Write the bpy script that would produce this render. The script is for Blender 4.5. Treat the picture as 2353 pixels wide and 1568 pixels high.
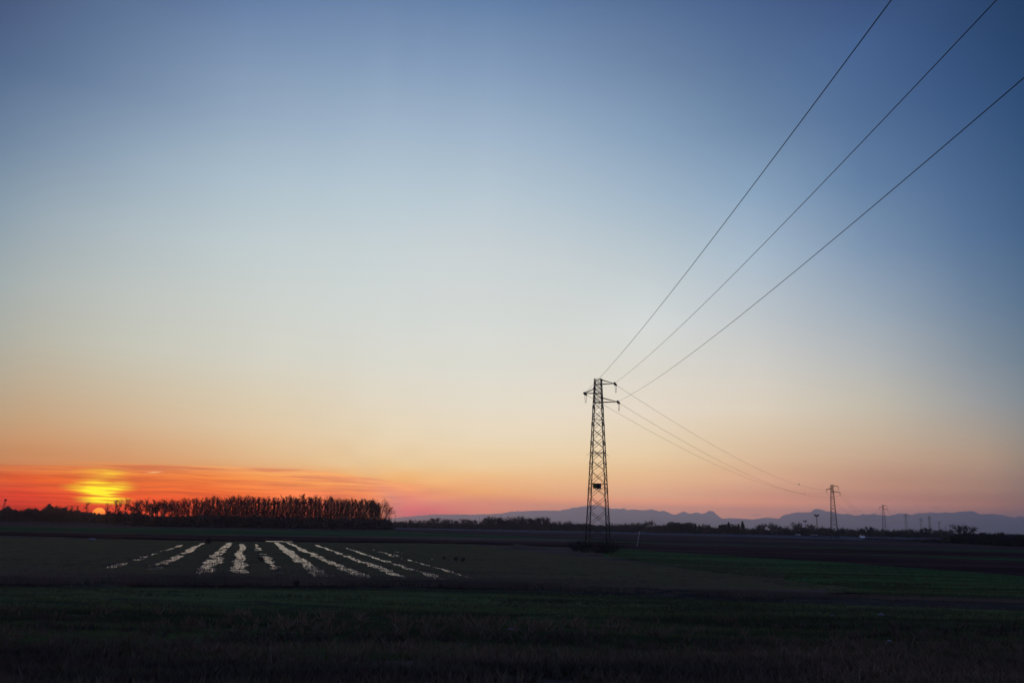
import bpy, math, random
import numpy as np
from mathutils import Vector, Matrix, noise as mnoise

for o in list(bpy.data.objects):
    bpy.data.objects.remove(o)
scene = bpy.context.scene
C = scene.collection
R = math.radians

# ------------------------------------------------------------------ camera
F, CX, CY = 2000.0, 1176.0, 784.0          # focal length and centre in the photo's 2352 x 1568 pixels
CAMH = 2.8
PITCH = math.atan(419 / F)
ROLL = 0.021
f0 = Vector((0, math.cos(PITCH), math.sin(PITCH)))
u0 = Vector((0, -math.sin(PITCH), math.cos(PITCH)))
r0 = Vector((1, 0, 0))
RGT = r0 * math.cos(ROLL) + u0 * math.sin(ROLL)
UPV = u0 * math.cos(ROLL) - r0 * math.sin(ROLL)
cam_d = bpy.data.cameras.new('camera')
cam = bpy.data.objects.new('camera', cam_d)
C.objects.link(cam)
cam_d.sensor_width = 36
cam_d.lens = F / 2352 * 36
cam_d.clip_start = 0.1
cam_d.clip_end = 20000
m3 = Matrix((RGT, UPV, -f0)).transposed()
cam.matrix_world = Matrix.Translation((0, 0, CAMH)) @ m3.to_4x4()
scene.camera = cam


def ray(x, y):
    return f0 * F + RGT * (x - CX) + UPV * (CY - y)


def wp(x, y, depth):
    """point seen at photo pixel (x, y) that lies `depth` metres ahead"""
    d = ray(x, y)
    return Vector((0, 0, CAMH)) + d * (depth / d.y)


def gp(x, y, h=0.0):
    d = ray(x, y)
    if d.z > -0.004 * d.length:
        d = Vector((d.x, d.y, -0.004 * d.length))
    return Vector((0, 0, CAMH)) + d * ((h - CAMH) / d.z)


# ------------------------------------------------------------------ sky
SUN_AZ, SUN_EL = math.atan2(ray(227, 1179).x, ray(227, 1179).y), math.asin(ray(227, 1179).normalized().z)
#SKYTABLE-BEGIN
AZS = [-34, -29, -24, -19, -15.5, -13, -11, -9.5, -8, -6.5, -5, -2, 3, 9, 16, 23, 28.5, 34]
ELS = [0, 0.4, 0.8, 1.2, 1.6, 2.0, 2.5, 3, 3.6, 4.3, 5.5, 7.5, 10, 13, 17, 21, 25, 29, 34, 40, 60]
SKY = [
 [(0.315, 0.037, 0.044), (0.358, 0.038, 0.044), (0.424, 0.048, 0.041), (0.470, 0.065, 0.039), (0.475, 0.083, 0.040), (0.462, 0.116, 0.052), (0.421, 0.189, 0.091), (0.406, 0.204, 0.100), (0.397, 0.226, 0.117), (0.396, 0.258, 0.148), (0.367, 0.303, 0.201), (0.341, 0.337, 0.268), (0.308, 0.359, 0.336), (0.268, 0.357, 0.386), (0.187, 0.285, 0.373), (0.109, 0.190, 0.307), (0.063, 0.120, 0.235), (0.045, 0.075, 0.171), (0.040, 0.066, 0.151), (0.034, 0.057, 0.130), (0.021, 0.035, 0.079)],
 [(0.406, 0.012, 0.016), (0.459, 0.013, 0.016), (0.516, 0.015, 0.016), (0.605, 0.021, 0.014), (0.587, 0.057, 0.023), (0.617, 0.056, 0.008), (0.552, 0.158, 0.063), (0.521, 0.226, 0.101), (0.508, 0.240, 0.109), (0.532, 0.297, 0.152), (0.507, 0.353, 0.205), (0.489, 0.421, 0.298), (0.462, 0.475, 0.399), (0.426, 0.483, 0.464), (0.336, 0.428, 0.482), (0.216, 0.312, 0.422), (0.122, 0.200, 0.330), (0.086, 0.146, 0.271), (0.076, 0.128, 0.239), (0.065, 0.111, 0.206), (0.040, 0.067, 0.125)],
 [(0.496, 0.025, 0.007), (0.576, 0.030, 0.007), (0.633, 0.037, 0.007), (0.696, 0.051, 0.006), (0.706, 0.084, 0.010), (0.702, 0.102, 0.011), (0.681, 0.180, 0.037), (0.573, 0.258, 0.111), (0.573, 0.294, 0.136), (0.573, 0.343, 0.180), (0.588, 0.436, 0.263), (0.576, 0.509, 0.364), (0.556, 0.584, 0.491), (0.529, 0.584, 0.544), (0.447, 0.545, 0.576), (0.326, 0.440, 0.538), (0.198, 0.293, 0.427), (0.133, 0.213, 0.356), (0.042, 0.092, 0.241), (0.036, 0.079, 0.208), (0.022, 0.048, 0.126)],
 [(0.561, 0.034, 0.000), (0.661, 0.043, 0.000), (0.718, 0.053, 0.000), (0.762, 0.073, 0.000), (0.792, 0.105, 0.000), (0.763, 0.135, 0.014), (0.774, 0.196, 0.018), (0.700, 0.313, 0.117), (0.687, 0.408, 0.191), (0.684, 0.453, 0.237), (0.688, 0.546, 0.345), (0.669, 0.605, 0.430), (0.640, 0.661, 0.561), (0.611, 0.669, 0.614), (0.533, 0.630, 0.642), (0.412, 0.534, 0.613), (0.286, 0.393, 0.525), (0.187, 0.282, 0.440), (0.063, 0.134, 0.307), (0.054, 0.115, 0.264), (0.033, 0.070, 0.160)],
 [(0.573, 0.054, 0.006), (0.678, 0.064, 0.006), (0.781, 0.083, 0.005), (0.871, 0.115, 0.005), (0.923, 0.166, 0.006), (0.919, 0.232, 0.039), (0.865, 0.283, 0.048), (0.833, 0.403, 0.143), (0.798, 0.511, 0.246), (0.788, 0.569, 0.300), (0.788, 0.635, 0.394), (0.759, 0.691, 0.490), (0.717, 0.737, 0.622), (0.657, 0.710, 0.654), (0.575, 0.664, 0.670), (0.457, 0.575, 0.645), (0.321, 0.435, 0.561), (0.208, 0.308, 0.466), (0.086, 0.162, 0.342), (0.074, 0.140, 0.294), (0.045, 0.085, 0.179)],
 [(0.831, 0.113, 0.060), (0.979, 0.132, 0.056), (1.130, 0.166, 0.054), (1.272, 0.224, 0.053), (1.362, 0.307, 0.058), (0.864, 0.246, 0.031), (1.004, 0.388, 0.079), (0.928, 0.469, 0.154), (0.883, 0.588, 0.264), (0.874, 0.650, 0.355), (0.861, 0.714, 0.442), (0.817, 0.749, 0.536), (0.733, 0.747, 0.634), (0.672, 0.725, 0.671), (0.595, 0.676, 0.676), (0.469, 0.589, 0.655), (0.333, 0.451, 0.578), (0.220, 0.325, 0.483), (0.094, 0.175, 0.348), (0.081, 0.151, 0.299), (0.049, 0.091, 0.182)],
 [(0.632, 0.087, 0.015), (0.743, 0.101, 0.014), (0.859, 0.124, 0.014), (0.971, 0.166, 0.014), (1.048, 0.220, 0.014), (1.111, 0.336, 0.029), (1.100, 0.450, 0.082), (1.061, 0.530, 0.132), (1.023, 0.737, 0.355), (0.985, 0.719, 0.347), (0.958, 0.807, 0.500), (0.839, 0.767, 0.564), (0.753, 0.759, 0.648), (0.684, 0.739, 0.690), (0.602, 0.683, 0.684), (0.489, 0.606, 0.672), (0.351, 0.470, 0.591), (0.229, 0.335, 0.495), (0.102, 0.184, 0.360), (0.088, 0.158, 0.309), (0.053, 0.096, 0.188)],
 [(0.827, 0.126, 0.000), (0.963, 0.145, 0.000), (1.113, 0.175, 0.000), (1.257, 0.234, 0.000), (1.370, 0.302, 0.000), (1.237, 0.415, 0.000), (1.340, 0.581, 0.077), (1.260, 0.726, 0.194), (1.144, 0.817, 0.352), (1.090, 0.843, 0.444), (0.958, 0.802, 0.494), (0.874, 0.805, 0.610), (0.772, 0.778, 0.667), (0.698, 0.744, 0.692), (0.613, 0.694, 0.695), (0.493, 0.609, 0.670), (0.363, 0.483, 0.605), (0.243, 0.351, 0.510), (0.101, 0.185, 0.356), (0.087, 0.159, 0.307), (0.053, 0.097, 0.186)],
 [(1.111, 0.201, 0.000), (1.275, 0.229, 0.000), (1.474, 0.271, 0.000), (1.665, 0.361, 0.000), (1.827, 0.457, 0.000), (1.932, 0.560, 0.000), (1.630, 0.715, 0.001), (1.480, 0.814, 0.206), (1.189, 0.847, 0.331), (1.148, 0.875, 0.467), (1.008, 0.860, 0.557), (0.886, 0.814, 0.614), (0.779, 0.786, 0.682), (0.709, 0.757, 0.708), (0.619, 0.693, 0.692), (0.500, 0.615, 0.679), (0.365, 0.485, 0.605), (0.233, 0.338, 0.499), (0.102, 0.189, 0.360), (0.087, 0.162, 0.310), (0.053, 0.099, 0.188)],
 [(2.039, 0.000, 0.000), (2.290, 0.000, 0.000), (2.626, 0.000, 0.000), (3.303, 0.420, 0.000), (2.299, 0.417, 0.000), (2.207, 0.709, 0.000), (1.570, 0.698, 0.048), (1.478, 0.772, 0.134), (1.244, 0.917, 0.420), (1.101, 0.836, 0.430), (1.041, 0.872, 0.560), (0.880, 0.810, 0.619), (0.798, 0.797, 0.685), (0.701, 0.747, 0.698), (0.628, 0.698, 0.696), (0.498, 0.611, 0.675), (0.366, 0.486, 0.608), (0.240, 0.348, 0.512), (0.104, 0.190, 0.363), (0.090, 0.163, 0.312), (0.055, 0.099, 0.189)],
 [(1.977, 0.000, 0.000), (2.177, 0.000, 0.000), (2.475, 0.000, 0.000), (2.781, 0.429, 0.000), (2.783, 0.750, 0.000), (1.598, 0.512, 0.000), (1.871, 0.863, 0.125), (1.449, 0.829, 0.228), (1.227, 0.860, 0.365), (1.190, 0.902, 0.485), (1.018, 0.858, 0.557), (0.911, 0.834, 0.644), (0.792, 0.793, 0.686), (0.718, 0.756, 0.708), (0.636, 0.699, 0.696), (0.503, 0.614, 0.674), (0.360, 0.481, 0.604), (0.236, 0.343, 0.506), (0.101, 0.188, 0.361), (0.087, 0.162, 0.311), (0.053, 0.098, 0.189)],
 [(2.110, 0.357, 0.000), (2.246, 0.380, 0.000), (2.501, 0.423, 0.000), (2.744, 0.513, 0.000), (2.144, 0.630, 0.000), (2.065, 0.804, 0.006), (1.638, 0.766, 0.175), (1.505, 0.837, 0.224), (1.317, 0.930, 0.439), (1.162, 0.886, 0.461), (1.063, 0.899, 0.600), (0.923, 0.848, 0.664), (0.813, 0.809, 0.699), (0.725, 0.764, 0.713), (0.636, 0.694, 0.694), (0.510, 0.614, 0.676), (0.365, 0.484, 0.608), (0.236, 0.344, 0.507), (0.099, 0.189, 0.362), (0.085, 0.163, 0.312), (0.051, 0.099, 0.189)],
 [(1.804, 0.482, 0.082), (1.849, 0.495, 0.082), (2.002, 0.542, 0.083), (2.166, 0.619, 0.085), (2.347, 0.728, 0.089), (1.758, 0.810, 0.182), (1.618, 0.807, 0.255), (1.445, 0.829, 0.282), (1.290, 0.862, 0.377), (1.199, 0.897, 0.483), (1.066, 0.889, 0.586), (0.950, 0.856, 0.674), (0.816, 0.799, 0.692), (0.712, 0.746, 0.699), (0.611, 0.675, 0.682), (0.460, 0.571, 0.648), (0.322, 0.442, 0.573), (0.204, 0.306, 0.466), (0.088, 0.166, 0.329), (0.076, 0.143, 0.284), (0.046, 0.087, 0.172)],
 [(1.918, 0.573, 0.186), (1.919, 0.573, 0.186), (2.024, 0.618, 0.192), (2.150, 0.677, 0.200), (2.325, 0.770, 0.212), (1.605, 0.788, 0.300), (1.521, 0.747, 0.296), (1.353, 0.777, 0.300), (1.239, 0.785, 0.349), (1.165, 0.845, 0.439), (1.040, 0.835, 0.528), (0.951, 0.833, 0.662), (0.804, 0.774, 0.672), (0.735, 0.772, 0.742), (0.541, 0.627, 0.652), (0.375, 0.497, 0.603), (0.247, 0.364, 0.509), (0.155, 0.246, 0.393), (0.072, 0.134, 0.278), (0.062, 0.115, 0.239), (0.038, 0.070, 0.145)],
 [(1.713, 0.521, 0.193), (1.713, 0.522, 0.193), (1.765, 0.544, 0.198), (1.844, 0.578, 0.204), (1.946, 0.638, 0.213), (1.363, 0.512, 0.209), (1.210, 0.569, 0.261), (1.210, 0.629, 0.310), (1.060, 0.618, 0.304), (0.995, 0.669, 0.366), (0.918, 0.695, 0.437), (0.869, 0.761, 0.582), (0.734, 0.707, 0.627), (0.576, 0.621, 0.631), (0.421, 0.532, 0.632), (0.263, 0.389, 0.538), (0.150, 0.247, 0.395), (0.094, 0.168, 0.313), (0.049, 0.099, 0.246), (0.042, 0.086, 0.212), (0.025, 0.052, 0.129)],
 [(1.249, 0.427, 0.217), (1.251, 0.427, 0.217), (1.271, 0.435, 0.220), (1.329, 0.457, 0.228), (1.398, 0.493, 0.238), (0.961, 0.353, 0.171), (0.963, 0.435, 0.206), (0.828, 0.393, 0.196), (0.790, 0.433, 0.234), (0.793, 0.506, 0.289), (0.733, 0.555, 0.362), (0.647, 0.591, 0.456), (0.504, 0.528, 0.510), (0.352, 0.432, 0.506), (0.208, 0.311, 0.452), (0.119, 0.217, 0.373), (0.078, 0.154, 0.303), (0.056, 0.121, 0.273), (0.025, 0.047, 0.144), (0.021, 0.041, 0.124), (0.013, 0.025, 0.075)],
 [(0.812, 0.269, 0.095), (0.814, 0.269, 0.095), (0.820, 0.272, 0.095), (0.860, 0.287, 0.098), (0.906, 0.312, 0.103), (0.671, 0.275, 0.120), (0.672, 0.339, 0.164), (0.611, 0.331, 0.179), (0.605, 0.368, 0.212), (0.604, 0.399, 0.238), (0.511, 0.414, 0.301), (0.370, 0.385, 0.375), (0.251, 0.312, 0.363), (0.165, 0.248, 0.352), (0.093, 0.178, 0.319), (0.062, 0.133, 0.273), (0.038, 0.096, 0.228), (0.027, 0.070, 0.179), (0.024, 0.062, 0.158), (0.021, 0.053, 0.136), (0.012, 0.032, 0.083)],
 [(0.088, 0.082, 0.099), (0.088, 0.082, 0.099), (0.088, 0.082, 0.099), (0.092, 0.087, 0.101), (0.096, 0.094, 0.107), (0.104, 0.106, 0.114), (0.116, 0.125, 0.122), (0.125, 0.141, 0.133), (0.135, 0.160, 0.144), (0.141, 0.179, 0.161), (0.126, 0.192, 0.198), (0.093, 0.178, 0.235), (0.062, 0.145, 0.222), (0.039, 0.113, 0.213), (0.024, 0.084, 0.193), (0.017, 0.065, 0.166), (0.011, 0.050, 0.138), (0.009, 0.036, 0.102), (0.008, 0.032, 0.090), (0.007, 0.028, 0.077), (0.004, 0.017, 0.047)],
]
#SKYTABLE-END

w = bpy.data.worlds.new('World')
scene.world = w
w.use_nodes = True
nt = w.node_tree
nt.nodes.clear()
N, L = nt.nodes, nt.links


def node(nt_, t, **kw):
    n = nt_.nodes.new(t)
    for k, v in kw.items():
        setattr(n, k, v)
    return n


def setin(nt_, sock, v):
    if isinstance(v, bpy.types.NodeSocket):
        nt_.links.new(v, sock)
    else:
        sock.default_value = v


def mth(op, a, b=0.0, c=None, nt_=None, clamp=False):
    nt_ = nt_ or nt
    n = nt_.nodes.new('ShaderNodeMath')
    n.operation = op
    n.use_clamp = clamp
    setin(nt_, n.inputs[0], a)
    setin(nt_, n.inputs[1], b)
    if c is not None:
        setin(nt_, n.inputs[2], c)
    return n.outputs[0]


def mapr(v, a, b, c=0.0, d=1.0, smooth=False, nt_=None):
    nt_ = nt_ or nt
    n = nt_.nodes.new('ShaderNodeMapRange')
    n.interpolation_type = 'SMOOTHSTEP' if smooth else 'LINEAR'
    n.clamp = True
    setin(nt_, n.inputs[0], v)
    for i, q in enumerate((a, b, c, d)):
        setin(nt_, n.inputs[i + 1], q)
    return n.outputs[0]


def mixc(f, a, b, nt_=None, blend='MIX'):
    nt_ = nt_ or nt
    n = nt_.nodes.new('ShaderNodeMix')
    n.data_type = 'RGBA'
    n.blend_type = blend
    n.clamp_factor = True
    setin(nt_, n.inputs[0], f)
    for s, v in ((n.inputs[6], a), (n.inputs[7], b)):
        if isinstance(v, bpy.types.NodeSocket):
            nt_.links.new(v, s)
        else:
            s.default_value = (*v, 1) if len(v) == 3 else v
    return n.outputs[2]


def gauss(v, s):
    q = mth('DIVIDE', v, s)
    return mth('EXPONENT', mth('MULTIPLY', mth('MULTIPLY', q, q), -1.0))


tc = node(nt, 'ShaderNodeTexCoord')
sx = node(nt, 'ShaderNodeSeparateXYZ')
L.new(tc.outputs['Generated'], sx.inputs[0])
az = mth('MULTIPLY', mth('ARCTAN2', sx.outputs[0], sx.outputs[1]), 180 / math.pi)
el = mth('MULTIPLY', mth('ARCSINE', sx.outputs[2]), 180 / math.pi)
elp = mth('DIVIDE', el, 60.0, clamp=True)


def ramp(fac, stops):
    n = nt.nodes.new('ShaderNodeValToRGB')
    cr = n.color_ramp
    cr.interpolation = 'LINEAR'
    while len(cr.elements) < len(stops):
        cr.elements.new(0.5)
    for e, (p, c) in zip(cr.elements, stops):
        e.position = p
        e.color = (*c, 1)
    L.new(fac, n.inputs[0])
    return n.outputs[0]


cols = []
for col in SKY:
    cols.append(ramp(elp, [(e / 60.0, [max(0.0, v) / 8 for v in c]) for e, c in zip(ELS, col)]))
sky = cols[0]
for i in range(1, len(AZS)):
    sky = mixc(mapr(az, AZS[i - 1], AZS[i], smooth=False), sky, cols[i])
# the side of the sky away from the sunset: dusky pink low down, deep blue above
back = ramp(elp, [(0.0, (.030, .025, .036)), (.08, (.036, .028, .040)), (.2, (.021, .024, .042)), (.5, (.008, .015, .032)), (1, (.006, .012, .027))])
aaz = mth('ABSOLUTE', az)
sky = mixc(mapr(aaz, 36, 110, smooth=True), sky, back)
sky = mixc(1.0, sky, (8, 8, 8), blend='MULTIPLY')

# thin streaks of cloud low down around the sunset
cmb = node(nt, 'ShaderNodeCombineXYZ')
warp = node(nt, 'ShaderNodeTexNoise', noise_dimensions='2D')
cw = node(nt, 'ShaderNodeCombineXYZ')
L.new(mth('MULTIPLY', az, 0.10), cw.inputs[0])
L.new(mth('MULTIPLY', el, 0.25), cw.inputs[1])
L.new(cw.outputs[0], warp.inputs['Vector'])
warp.inputs['Scale'].default_value = 1.0
elw = mth('ADD', el, mth('MULTIPLY', mth('SUBTRACT', warp.outputs[0], 0.5), 0.32))
L.new(mth('MULTIPLY', az, 0.15), cmb.inputs[0])
L.new(mth('MULTIPLY', elw, 4.0), cmb.inputs[1])
st = node(nt, 'ShaderNodeTexNoise', noise_dimensions='2D')
L.new(cmb.outputs[0], st.inputs['Vector'])
st.inputs['Scale'].default_value = 1.0
st.inputs['Detail'].default_value = 4.0
st.inputs['Roughness'].default_value = 0.62
streak = st.outputs[0]
topfade = mth('ADD', 3.35, mth('MULTIPLY', mth('ABSOLUTE', mth('ADD', az, 27.0)), -0.085))
band = mth('MULTIPLY', mapr(mth('SUBTRACT', topfade, elw), -0.05, 0.35, smooth=True), mapr(az, -9, 3, 1, 0, smooth=True))
band = mth('MULTIPLY', band, mapr(el, 0.0, 0.5))
dark = mth('MULTIPLY', mapr(streak, 0.50, 0.33, 0, 0.62, smooth=True), band)
light = mth('MULTIPLY', mapr(streak, 0.50, 0.66, 0, 0.60, smooth=True), band)
CLOUDS = 1
if not CLOUDS: band = mth('MULTIPLY', band, 0.0)
edge_el = mth('ADD', 2.74, mapr(az, -30, -17, 0, .42, smooth=True))
edge_el = mth('ADD', edge_el, mapr(az, -14, -4, 0, -.75, smooth=True))
under = mth('SUBTRACT', edge_el, mth('ADD', el, mth('MULTIPLY', mth('SUBTRACT', warp.outputs[0], .5), .25)))
band = mth('MULTIPLY', mth('MULTIPLY', mapr(under, -.03, .10, smooth=True), mapr(az, -10, -2, 1, 0, smooth=True)), float(CLOUDS))
layer = mth('MULTIPLY', band, mapr(under, 0, 1.5, .75, .15))
sky = mixc(layer, sky, mixc(1.0, sky, (1.16, .84, .62), blend='MULTIPLY'))
dark = mth('MULTIPLY', mapr(streak, .54, .34, 0, .62, smooth=True), band)
light = mth('MULTIPLY', mapr(streak, .48, .68, 0, .62, smooth=True), band)
sky = mixc(dark, sky, mixc(1.0, sky, (.66, .42, .66), blend='MULTIPLY'))
sky = mixc(light, sky, mixc(1.0, sky, (1.12, 1.45, 1.05), blend='MULTIPLY'))
ul = mth('MULTIPLY', mth('MULTIPLY', gauss(mth('ADD', az, 24.2), 2.4), gauss(mth('SUBTRACT', el, 3.02), .09)), .7 * CLOUDS)
sky = mixc(ul, sky, mixc(1.0, sky, (1.25, .95, .6), blend='MULTIPLY'))
rl = mth('MULTIPLY', mth('MULTIPLY', mapr(az, -13, -24, 0, 1, smooth=True), mapr(el, 2.1, .5, 0, 1, smooth=True)), .25 * CLOUDS)
sky = mixc(rl, sky, mixc(1.0, sky, (.95, .48, 1.0), blend='MULTIPLY'))
# yellow pillar of light above the sun, broken by the same streaks
daz = mth('SUBTRACT', az, math.degrees(SUN_AZ))


cf = node(nt, 'ShaderNodeCombineXYZ')
L.new(mth('MULTIPLY', az, 0.42), cf.inputs[0])
L.new(mth('MULTIPLY', el, 7.5), cf.inputs[1])
fn = node(nt, 'ShaderNodeTexNoise', noise_dimensions='2D')
L.new(cf.outputs[0], fn.inputs['Vector'])
fn.inputs['Scale'].default_value = 1.0
fn.inputs['Detail'].default_value = 3.0
fine = fn.outputs[0]
g = mth('MULTIPLY', gauss(daz, 1.2), gauss(mth('SUBTRACT', el, 1.74), .26))
g = mth('ADD', g, mth('MULTIPLY', mth('MULTIPLY', gauss(mth('ADD', daz, .25), 1.1), gauss(mth('SUBTRACT', el, 1.50), .18)), .95))
g = mth('ADD', g, mth('MULTIPLY', mth('MULTIPLY', gauss(mth('SUBTRACT', daz, .25), 1.1), gauss(mth('SUBTRACT', el, .90), .18)), 1.05))
g = mth('ADD', g, mth('MULTIPLY', mth('MULTIPLY', gauss(daz, .75), gauss(mth('SUBTRACT', el, 1.24), .20)), .9))
g = mth('ADD', g, mth('MULTIPLY', mth('MULTIPLY', gauss(mth('SUBTRACT', daz, .1), 1.3), gauss(mth('SUBTRACT', el, 2.44), .22)), .50))
g = mth('MULTIPLY', g, mapr(fine, .34, .62, .38, 1.3, smooth=True))
g = mth('MULTIPLY', g, float(CLOUDS))
halo = mth('MULTIPLY', mth('MULTIPLY', gauss(daz, 3.4), gauss(mth('SUBTRACT', el, 1.25), 1.1)), .75 * CLOUDS)
sky = mixc(halo, sky, mixc(1.0, sky, (1.12, 1.45, .35), blend='MULTIPLY'))
redh = mth('MULTIPLY', mth('MULTIPLY', gauss(daz, 4.2), gauss(el, .72)), .6 * CLOUDS)
sky = mixc(redh, sky, mixc(1.0, sky, (1.0, .30, .45), blend='MULTIPLY'))
sky = mixc(mapr(g, .04, .95, 0, 1, smooth=False), sky, (1.0, .90, .010))
# the disc of the setting sun, redder towards its foot
sd = mth('SQRT', mth('ADD', mth('MULTIPLY', daz, daz), mth('POWER', mth('ABSOLUTE', mth('SUBTRACT', el, math.degrees(SUN_EL))), 2.0)))
suncol = mixc(mapr(el, math.degrees(SUN_EL) - .3, math.degrees(SUN_EL) + .25), (.90, .03, .02), (1.15, .36, .03))
sky = mixc(mapr(sd, .37, .31, 0, 1, smooth=True), sky, suncol)
# short lit vapour trail and two small lens clouds over the hills
ct = ray(355, 1084)
ca, ce = math.degrees(math.atan2(ct.x, ct.y)), math.degrees(math.asin(ct.normalized().z))
la = mth('SUBTRACT', az, ca)
le = mth('SUBTRACT', mth('SUBTRACT', el, ce), mth('MULTIPLY', la, 0.13))
sky = mixc(mth('MULTIPLY', mth('MULTIPLY', gauss(la, .36), gauss(le, .045)), .6), sky, (1.0, .66, .33))
for px, py, wa, we, k in ((1737, 1182, .42, .09, .75), (1773, 1184, .4, .05, .4), (2108, 1162, .3, .06, .35), (2148, 1164, .35, .08, .55)):
    ct = ray(px, py)
    ca, ce = math.degrees(math.atan2(ct.x, ct.y)), math.degrees(math.asin(ct.normalized().z))
    q = mth('MULTIPLY', gauss(mth('SUBTRACT', az, ca), wa), gauss(mth('SUBTRACT', el, ce), we))
    sky = mixc(mth('MULTIPLY', mapr(q, .25, .8, 0, 1, smooth=True), k), sky, mixc(1.0, sky, (.55, .62, .8), blend='MULTIPLY'))
nish = node(nt, 'ShaderNodeTexSky')
nish.sky_type = 'NISHITA'
nish.sun_disc = False
nish.sun_elevation = max(SUN_EL, 0.0)
nish.sun_rotation = SUN_AZ
bg1 = node(nt, 'ShaderNodeBackground')
L.new(nish.outputs[0], bg1.inputs[0])
bg1.inputs[1].default_value = 0.008
bg2 = node(nt, 'ShaderNodeBackground')
L.new(sky, bg2.inputs[0])
bg2.inputs[1].default_value = 1.0
ads = node(nt, 'ShaderNodeAddShader')
L.new(bg1.outputs[0], ads.inputs[0])
L.new(bg2.outputs[0], ads.inputs[1])
wo = node(nt, 'ShaderNodeOutputWorld')
L.new(ads.outputs[0], wo.inputs[0])
w.cycles.sampling_method = 'MANUAL'
w.cycles.sample_map_resolution = 1024

sun_d = bpy.data.lights.new('sun', 'SUN')
sun = bpy.data.objects.new('sun', sun_d)
C.objects.link(sun)
sun_d.energy = 0.12
sun_d.angle = R(0.5)
sun_d.color = (1, .42, .16)
sdir = Vector((math.sin(SUN_AZ) * math.cos(.006), math.cos(SUN_AZ) * math.cos(.006), math.sin(.006)))
sun.rotation_euler = sdir.to_track_quat('Z', 'Y').to_euler()

scene.view_settings.view_transform = 'Standard'
scene.view_settings.look = 'None'
scene.view_settings.exposure = 0
scene.view_settings.gamma = 1
scene.cycles.use_denoising = True
scene.cycles.use_adaptive_sampling = False
scene.cycles.max_bounces = 6
scene.cycles.volume_bounces = 2
scene.cycles.sample_clamp_indirect = 4
scene.render.film_transparent = False

# ------------------------------------------------------------------ helpers
rng = np.random.default_rng(7)
random.seed(7)


def tag(o, label=None, cat=None, group=None, kind=None):
    if label: o['label'] = label
    if cat: o['category'] = cat
    if group: o['group'] = group
    if kind: o['kind'] = kind
    return o


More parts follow.
